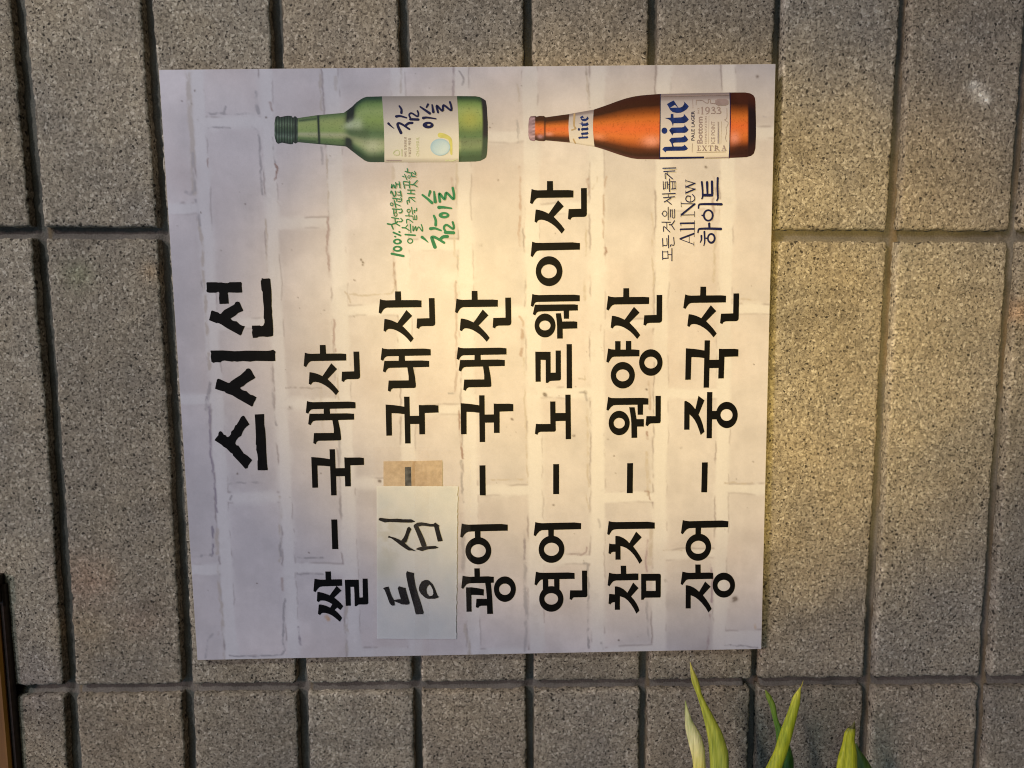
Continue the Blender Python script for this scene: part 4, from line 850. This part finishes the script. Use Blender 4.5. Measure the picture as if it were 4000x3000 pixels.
# ------------------------------------------------------------------ tape patch and handwritten note
mt, ntt, bt = mat('masking_tape_residue')
g = N(ntt, 'ShaderNodeNewGeometry')
_a = N(ntt, 'ShaderNodeTexNoise', Scale=420.0, Detail=4.0); ntt.links.new(g.outputs['Position'], _a.inputs['Vector'])
_b2 = N(ntt, 'ShaderNodeTexNoise', Scale=60.0, Detail=3.0); ntt.links.new(g.outputs['Position'], _b2.inputs['Vector'])
r1 = ramp(ntt, _b2.outputs[0], [(.3, (.43, .33, .235)), (.7, (.54, .44, .33))]); r2 = ramp(ntt, _a.outputs[0], [(.3, (.86, .85, .84)), (.7, (1.1, 1.1, 1.1))])
ntt.links.new(mixc(ntt, r1.outputs[0], r2.outputs[0], 1.0, 'MULTIPLY'), bt.inputs['Base Color']); bt.inputs['Roughness'].default_value = .75
_bp = N(ntt, 'ShaderNodeBump', Strength=.6, Distance=.0005); ntt.links.new(_a.outputs[0], _bp.inputs['Height']); ntt.links.new(_bp.outputs[0], bt.inputs['Normal'])
def slab(name, tile, poly, d0, d1, material, parent=None):
    p = tpx(tile, poly); k = len(p)
    top = at(p[:, 0], p[:, 1], DS + d1); bo = at(p[:, 0], p[:, 1], DS + d0)
    tri = tessellate_polygon([[Vector((float(x), float(y), 0)) for x, y in p]])
    Fc = [tuple(t) for t in tri]; F2 = []
    for f in Fc: F2.append(f if np.cross(top[f[1]] - top[f[0]], top[f[2]] - top[f[0]])[1] < 0 else tuple(reversed(f)))
    F2 += [(i, (i + 1) % k, k + (i + 1) % k, k + i) for i in range(k)]
    return mesh(name, np.vstack([top, bo]), F2, material, parent)
tp = slab('tape_patch', 'T14', [(240,92),(400,90),(715,86),(720,90),(1190,75),(1194,200),(1195,508),(240,508)], .00006, .00042, mt)
tag(tp, 'tan masking tape patch with a faded dash, just above the handwritten paper note', 'tape')
tp_off = rootloc(tp)
md = ink_material('faded_black', (.075, .078, .082), .7, .2, .55)
o = film('faded_dash', 'T14', [[(587,184),(688,182),(690,300),(694,489),(592,489),(588,300)]], md, None, .0005); o.parent = tp; o.location = Vector(o.location) - Vector(tp_off.tolist())
o = film('crease', 'T14', [[(713,92),(765,88),(745,160),(750,488),(700,488),(705,220)]], ink_material('dark_tape', (.40, .29, .19), .7, .2), None, .00046); o.parent = tp; o.location = Vector(o.location) - Vector(tp_off.tolist())

note = empty('paper_note', at(1640, 2200, DS))
tag(note, 'white handwritten paper note taped over the left half of the second menu line', 'note')
MPAP = print_material('note_paper', .7, .25)
def torn(a, b, k, amp, seed):
    out = []
    for i in range(k):
        t = i / k; nrm = np.array([b[1] - a[1], a[0] - b[0]]) / math.hypot(b[0] - a[0], b[1] - a[1])
        j = amp * (vn(i * .9, seed, seed) - .5) * 2
        out.append((a[0] + (b[0] - a[0]) * t + nrm[0] * j, a[1] + (b[1] - a[1]) * t + nrm[1] * j))
    return out
k = 60
tl, tr = np.array((130., 492.)), np.array((1437., 494.)); br = np.array((1412., 1475. + 360 * 4.148)); bl = np.array((137., 1470. + 360 * 4.148))
a = np.linspace(0, 1, k)[:, None]; b = np.linspace(0, 1, 90)[None]
Xn = (tl[0] * (1 - a) + tr[0] * a) * (1 - b) + (bl[0] * (1 - a) + br[0] * a) * b
Yn = (tl[1] * (1 - a) + tr[1] * a) * (1 - b) + (bl[1] * (1 - a) + br[1] * a) * b
edge_n = (fbm(b * 55, 0 * b, 500, 3) - .5) * 26; Xn[-1] += edge_n[0] + 4; Xn[0] += (fbm(b * 40, 0 * b, 501, 3)[0] - .5) * 7
Yn[:, 0] += ((fbm(a * 60, 0 * a, 502, 3) - .5) * 10)[:, 0]
cl = fbm(Xn / 260, Yn / 260, 510, 4); cl2 = fbm(Xn / 90, Yn / 90, 511, 4)
colp = np.ones(Xn.shape + (3,)) * np.array([.60, .622, .632])
colp *= 1 + (cl[..., None] - .5) * np.array([.20, .14, .08]) + (cl2[..., None] - .5) * .07
dirt = np.exp(-(((Xn - 330) / 260) ** 2 + ((Yn - 1300) / 420) ** 2)) * sst(.35, .65, cl2); colp *= 1 - .22 * dirt[..., None] * np.array([.6, .7, 1])
dirt = np.exp(-(((Xn - 260) / 200) ** 2 + ((Yn - 1800) / 220) ** 2)); colp *= 1 - .20 * dirt[..., None] * np.array([.7, .7, 1])
rim = np.exp(-np.minimum(np.minimum(a, 1 - a) * 1300, np.minimum(b, 1 - b) * 2400) / 12); colp *= 1 + .12 * rim[..., None]
dep = .00058 + .0005 * (fbm(Xn / 500, Yn / 500, 520, 2) - .5)
p = tpx('T14', np.stack([Xn.ravel(), Yn.ravel()], -1))
u_, v_ = plane(p[:, 0], p[:, 1], DS + .0006)
mesh('paper_sheet', W(u_, v_, DS + dep.ravel() + .00012), gridfaces(*Xn.shape), MPAP, note, colp.reshape(-1, 3), smooth=True)
DN = .00115
film('handwriting', 'T14', [[(165,1020),(180,1008),(210,1009),(260,1016),(350,1025),(460,1020),(560,1030),(690,1030),(750,1063),(750,1072),(690,1085),(560,1084),(340,1075),(290,1080),(260,1083),(160,1045)],
 [(322,1298),(370,1315),(420,1328),(500,1362),(525,1378),(560,1335),(590,1280),(625,1170),(655,1150),(692,1188),(655,1270),(630,1350),(608,1405),(580,1412),(620,1450),(660,1485),(768,1545),(740,1547),(700,1535),(650,1537),(600,1510),(520,1455),(430,1385),(360,1335),(312,1328)],
 [(725,1140),(740,1115),(790,1085),(860,1080),(940,1092),(1000,1107),(1050,1105),(1078,1083),(1150,1137),(1135,1150),(1150,1220),(1200,1380),(1170,1388),(1120,1392),(1100,1310),(1060,1150),(1000,1150),(920,1138),(860,1135),(805,1150),(850,1240),(900,1350),(940,1465),(858,1472),(820,1370),(770,1240)],
 [(760,1515),(800,1490),(880,1470),(960,1468),(1080,1462),(1135,1490),(1080,1507),(960,1517),(900,1535),(870,1547),(840,1540)]], MMARK, note, DN)
film('handwriting', 'T15', [[(232,655),(260,640),(322,628),(340,700),(370,780),(408,850),(420,930),(375,937),(340,900),(300,790),(262,690)],
 [(398,850),(480,832),(520,832),(480,690),(470,655),(490,620),(530,635),(598,650),(600,680),(630,790),(660,890),(655,912),(620,920),(530,915),(480,890),(410,865)],
 [(605,410),(622,377),(650,390),(735,407),(735,470),(760,620),(800,760),(850,910),(890,1050),(880,1075),(762,1078),(740,980),(690,800),(640,620),(612,480)],
 ('holed', [(935,518),(975,528),(1040,590),(1080,680),(1110,760),(1125,785),(1143,790),(1120,810),(1070,825),(960,826),(915,808),(850,750),(820,700),(812,660),(825,600),(860,545),(900,525)], [[(985,593),(1010,620),(1040,680),(1048,740),(1030,775),(985,785),(945,740),(935,680),(950,630)]])], MMARK, note, DN)
# clear tape holding the note: glossy thin film
mc, ntc, bc_ = mat('clear_tape')
out = ntc.nodes['Material Output']; tr_ = N(ntc, 'ShaderNodeBsdfTransparent'); mixs = N(ntc, 'ShaderNodeMixShader')
tr_.inputs[0].default_value = (1, .995, .99, 1); mixs.inputs[0].default_value = .022
bc_.inputs['Base Color'].default_value = (.55, .50, .46, 1); bc_.inputs['Roughness'].default_value = .18
ntc.links.new(tr_.outputs[0], mixs.inputs[1]); ntc.links.new(bc_.outputs[0], mixs.inputs[2]); ntc.links.new(mixs.outputs[0], out.inputs[0])
def band(x0, x1, y0, y1, d, nm):
    xs = np.linspace(x0, x1, 8); ys = np.linspace(y0, y1, 40); Xb, Yb = np.meshgrid(xs, ys, indexing='ij')
    dd = d + .00016 * (fbm(Xb / 60, Yb / 200, 530, 2) - .5)
    u_, v_ = plane(Xb.ravel(), Yb.ravel(), DS + d)
    return mesh(nm, W(u_, v_, DS + dd.ravel()), gridfaces(8, 40), mc, note, smooth=True)
band(1458, 1676, 1746, 2568, .0014, 'tape_strip'); band(1619, 1838, 1758, 2566, .00165, 'tape_strip')

# ------------------------------------------------------------------ plant shoots in front of the wall
def leaf_material():
    m, nt, b = mat('shoot_leaf')
    att = N(nt, 'ShaderNodeVertexColor', layer_name='paint')
    g = N(nt, 'ShaderNodeNewGeometry')
    mp_ = N(nt, 'ShaderNodeMapping'); mp_.inputs['Scale'].default_value = (60, 600, 900); nt.links.new(g.outputs['Position'], mp_.inputs['Vector'])
    n1 = N(nt, 'ShaderNodeTexNoise', Scale=1.0, Detail=3.0); nt.links.new(mp_.outputs[0], n1.inputs['Vector'])
    r = ramp(nt, n1.outputs[0], [(.3, (.66, .72, .60)), (.7, (1.28, 1.2, 1.25))])
    c = mixc(nt, att.outputs[0], r.outputs[0], 1.0, 'MULTIPLY'); nt.links.new(c, b.inputs['Base Color'])
    b.inputs['Roughness'].default_value = .42; b.inputs['Specular IOR Level'].default_value = .35
    b.inputs['Subsurface Weight'].default_value = .15; b.inputs['Subsurface Radius'].default_value = (.004, .005, .001)
    bp = N(nt, 'ShaderNodeBump', Strength=.25, Distance=.0008); nt.links.new(n1.outputs[0], bp.inputs['Height']); nt.links.new(bp.outputs[0], b.inputs['Normal'])
    return m
MLEAF = leaf_material()
def leaf(left, right, d, cols, parent, lean=0.0, twist=0.0, seed=1):
    """rolled leaf: left and right outline in photo pixels (base last), at distance d from the wall"""
    s8 = lambda p: (2600 + p[0] / 1.58, 2000 + p[1] / 1.58)
    Lp = np.array([s8(p) for p in left]); Rp = np.array([s8(p) for p in right]); k = 46
    def res(P):
        t = np.r_[0, np.cumsum(np.hypot(*np.diff(P, axis=0).T))]; t /= t[-1]; q = np.linspace(0, 1, k) ** 1.1
        x = np.interp(q, t, P[:, 0]); y = np.interp(q, t, P[:, 1])
        for _ in range(1):
            x[1:-1] = (x[:-2] + 2 * x[1:-1] + x[2:]) / 4; y[1:-1] = (y[:-2] + 2 * y[1:-1] + y[2:]) / 4
        return np.stack([x, y], -1)
    Lq, Rq = res(Lp), res(Rp); m_ = 28; V = []; C = []
    for i in range(k):
        dd = d + .028 + lean * i / k
        a_ = at(*Lq[i], dd); b_ = at(*Rq[i], dd); c_ = (a_ + b_) / 2; h = (b_ - a_) / 2; wdt = np.linalg.norm(h)
        for j in range(m_):
            th = j / m_ * 2 * math.pi + twist * i / k * 0
            fold = 1 - .28 * math.exp(-((((th - 4.2 - twist * i / k) + math.pi) % (2 * math.pi) - math.pi) / .35) ** 2)
            V.append(c_ + h * math.cos(th) * (.97 + .03 * fold) + np.array([0, 1., 0]) * wdt * .62 * math.sin(th) * fold)
            cc = np.array([np.interp(i / (k - 1), [q_[0] for q_ in cols], [q_[1][z] for q_ in cols]) for z in range(3)])
            st = np.array([2.1, 1.8, 1.25]) * (.84 + .32 * vn(th * 4, i * .06, seed))
            C.append(cc * st)
    V = np.array(V); Fc = [(i * m_ + j, i * m_ + (j + 1) % m_, (i + 1) * m_ + (j + 1) % m_, (i + 1) * m_ + j) for i in range(k - 1) for j in range(m_)]
    o = mesh('leaf', V, Fc, MLEAF, parent, np.array(C), smooth=True)
    bpy.context.view_layer.update()
    return o
YG = (.26, .30, .035); GR_ = (.13, .22, .03); DG = (.035, .095, .02); PALE = (.52, .54, .28); TIP = (.34, .38, .16)
p1 = empty('plant_shoot', at(2800, 3300, .03)); tag(p1, 'pair of pale yellow-green leaf shoots below the lower right corner of the sign', 'plant', 'plant shoots')
leaf([(150,925),(153,1000),(160,1050),(190,1120),(215,1200),(245,1320),(265,1420),(275,1580),(280,1900)], [(152,925),(175,980),(205,1040),(225,1130),(290,1250),(350,1360),(388,1480),(390,1580),(380,1900)], .022, [(0,(.30,.30,.10)),(.2,(.24,.29,.04)),(.6,(.25,.32,.06)),(1,(.24,.33,.07))], p1, .006, .5, 3)
leaf([(119,1160),(118,1240),(120,1330),(140,1420),(165,1520),(170,1580),(175,1900)], [(121,1160),(135,1200),(165,1290),(215,1370),(240,1450),(248,1580),(245,1900)], .027, [(0,(.22,.28,.10)),(.15,(.36,.42,.26)),(.35,(.50,.53,.34)),(.6,(.46,.47,.14)),(1,(.40,.41,.10))], p1, .004, .2, 5)
p2 = empty('plant_shoot', at(3060, 3300, .03)); tag(p2, 'bright leaf shoot crossing in front of a dark green one, middle shoots of three pairs', 'plant', 'plant shoots')
leaf([(614,1098),(618,1140),(640,1190),(660,1270),(680,1350),(685,1430),(690,1600),(700,1900)], [(618,1098),(650,1130),(680,1190),(690,1270),(720,1340),(765,1430),(790,1520),(790,1600),(780,1900)], .012, [(0,(.12,.18,.03)),(.3,(.06,.15,.03)),(.6,(.03,.09,.02)),(1,(.03,.08,.015))], p2, .002, .3, 7)
leaf([(828,1082),(808,1110),(785,1140),(760,1220),(710,1350),(670,1480),(620,1580),(500,1900)], [(834,1082),(833,1130),(830,1180),(805,1280),(775,1400),(745,1500),(715,1580),(640,1900)], .030, [(0,(.30,.34,.05)),(.3,(.20,.27,.02)),(.7,(.27,.33,.03)),(1,(.22,.30,.02))], p2, .006, -.4, 9)
leaf([(848,1040),(840,1062),(829,1090)], [(851,1040),(846,1062),(835,1090)], .030, [(0,(.25,.22,.06)),(1,(.28,.28,.05))], p2, 0, 0, 2)
p3 = empty('plant_shoot', at(3340, 3300, .03)); tag(p3, 'shortest pair of green leaf shoots with a dark dry tip, rightmost of the three pairs', 'plant', 'plant shoots')
leaf([(1173,1425),(1173,1470),(1172,1520),(1170,1580),(1165,1900)], [(1177,1425),(1200,1470),(1240,1520),(1275,1580),(1330,1900)], .012, [(0,(.10,.15,.05)),(.5,(.06,.13,.03)),(1,(.05,.12,.03))], p3, .002, 0, 11)
leaf([(1128,1332),(1105,1360),(1090,1440),(1065,1520),(1055,1580),(1040,1900)], [(1172,1330),(1170,1370),(1165,1400),(1180,1480),(1182,1580),(1180,1900)], .028, [(0,(.10,.12,.02)),(.08,(.22,.27,.02)),(.5,(.25,.31,.03)),(1,(.27,.33,.03))], p3, .006, .3, 13)
leaf([(1166,1290),(1150,1318),(1126,1336)], [(1168,1290),(1168,1318),(1172,1338)], .028, [(0,(.08,.09,.03)),(1,(.03,.035,.012))], p3, 0, 0, 4)

# ------------------------------------------------------------------ wooden board at the left edge
board = empty('wooden_board', at(-100, 2800, .02)); tag(board, 'varnished brown wooden board end at the left edge above the leaves', 'board')
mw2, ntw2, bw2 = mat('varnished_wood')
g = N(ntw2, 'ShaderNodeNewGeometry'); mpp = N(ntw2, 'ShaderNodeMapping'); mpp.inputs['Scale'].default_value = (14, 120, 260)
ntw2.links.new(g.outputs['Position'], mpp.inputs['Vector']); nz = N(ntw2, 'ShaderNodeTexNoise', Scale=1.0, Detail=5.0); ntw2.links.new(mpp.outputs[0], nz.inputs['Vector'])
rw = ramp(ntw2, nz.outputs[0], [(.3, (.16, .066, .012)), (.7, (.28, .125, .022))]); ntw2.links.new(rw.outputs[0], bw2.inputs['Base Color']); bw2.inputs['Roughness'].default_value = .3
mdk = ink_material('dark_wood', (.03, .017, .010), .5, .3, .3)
def box_px(name, x0, x1, y0, y1, d0, d1, material, parent, bev=.0012):
    """box between wall distances d0 and d1; the photo shows its front face x0..x1, y0..y1"""
    c = plane([x0, x1, x1, x0], [y0, y0, y1, y1], d1)
    u0, u1 = c[0].min(), c[0].max(); v0, v1 = c[1].min(), c[1].max(); V = []
    for (dd, i) in ((d0, 0), (d1 - bev, 0), (d1, bev)):
        for (u, v) in ((u0 + i, v0 + i), (u1 - i, v0 + i), (u1 - i, v1 - i), (u0 + i, v1 - i)): V.append(W(np.array(u), np.array(v), dd))
    Fc = [(8, 9, 10, 11)] + [(4 * r + a, 4 * r + (a + 1) % 4, 4 * r + 4 + (a + 1) % 4, 4 * r + 4 + a) for r in range(2) for a in range(4)] + [(3, 2, 1, 0)]
    o = mesh(name, V, Fc, material, parent)
    import bmesh
    bm = bmesh.new(); bm.from_mesh(o.data); bmesh.ops.recalc_face_normals(bm, faces=bm.faces); bm.to_mesh(o.data); bm.free()
    return o
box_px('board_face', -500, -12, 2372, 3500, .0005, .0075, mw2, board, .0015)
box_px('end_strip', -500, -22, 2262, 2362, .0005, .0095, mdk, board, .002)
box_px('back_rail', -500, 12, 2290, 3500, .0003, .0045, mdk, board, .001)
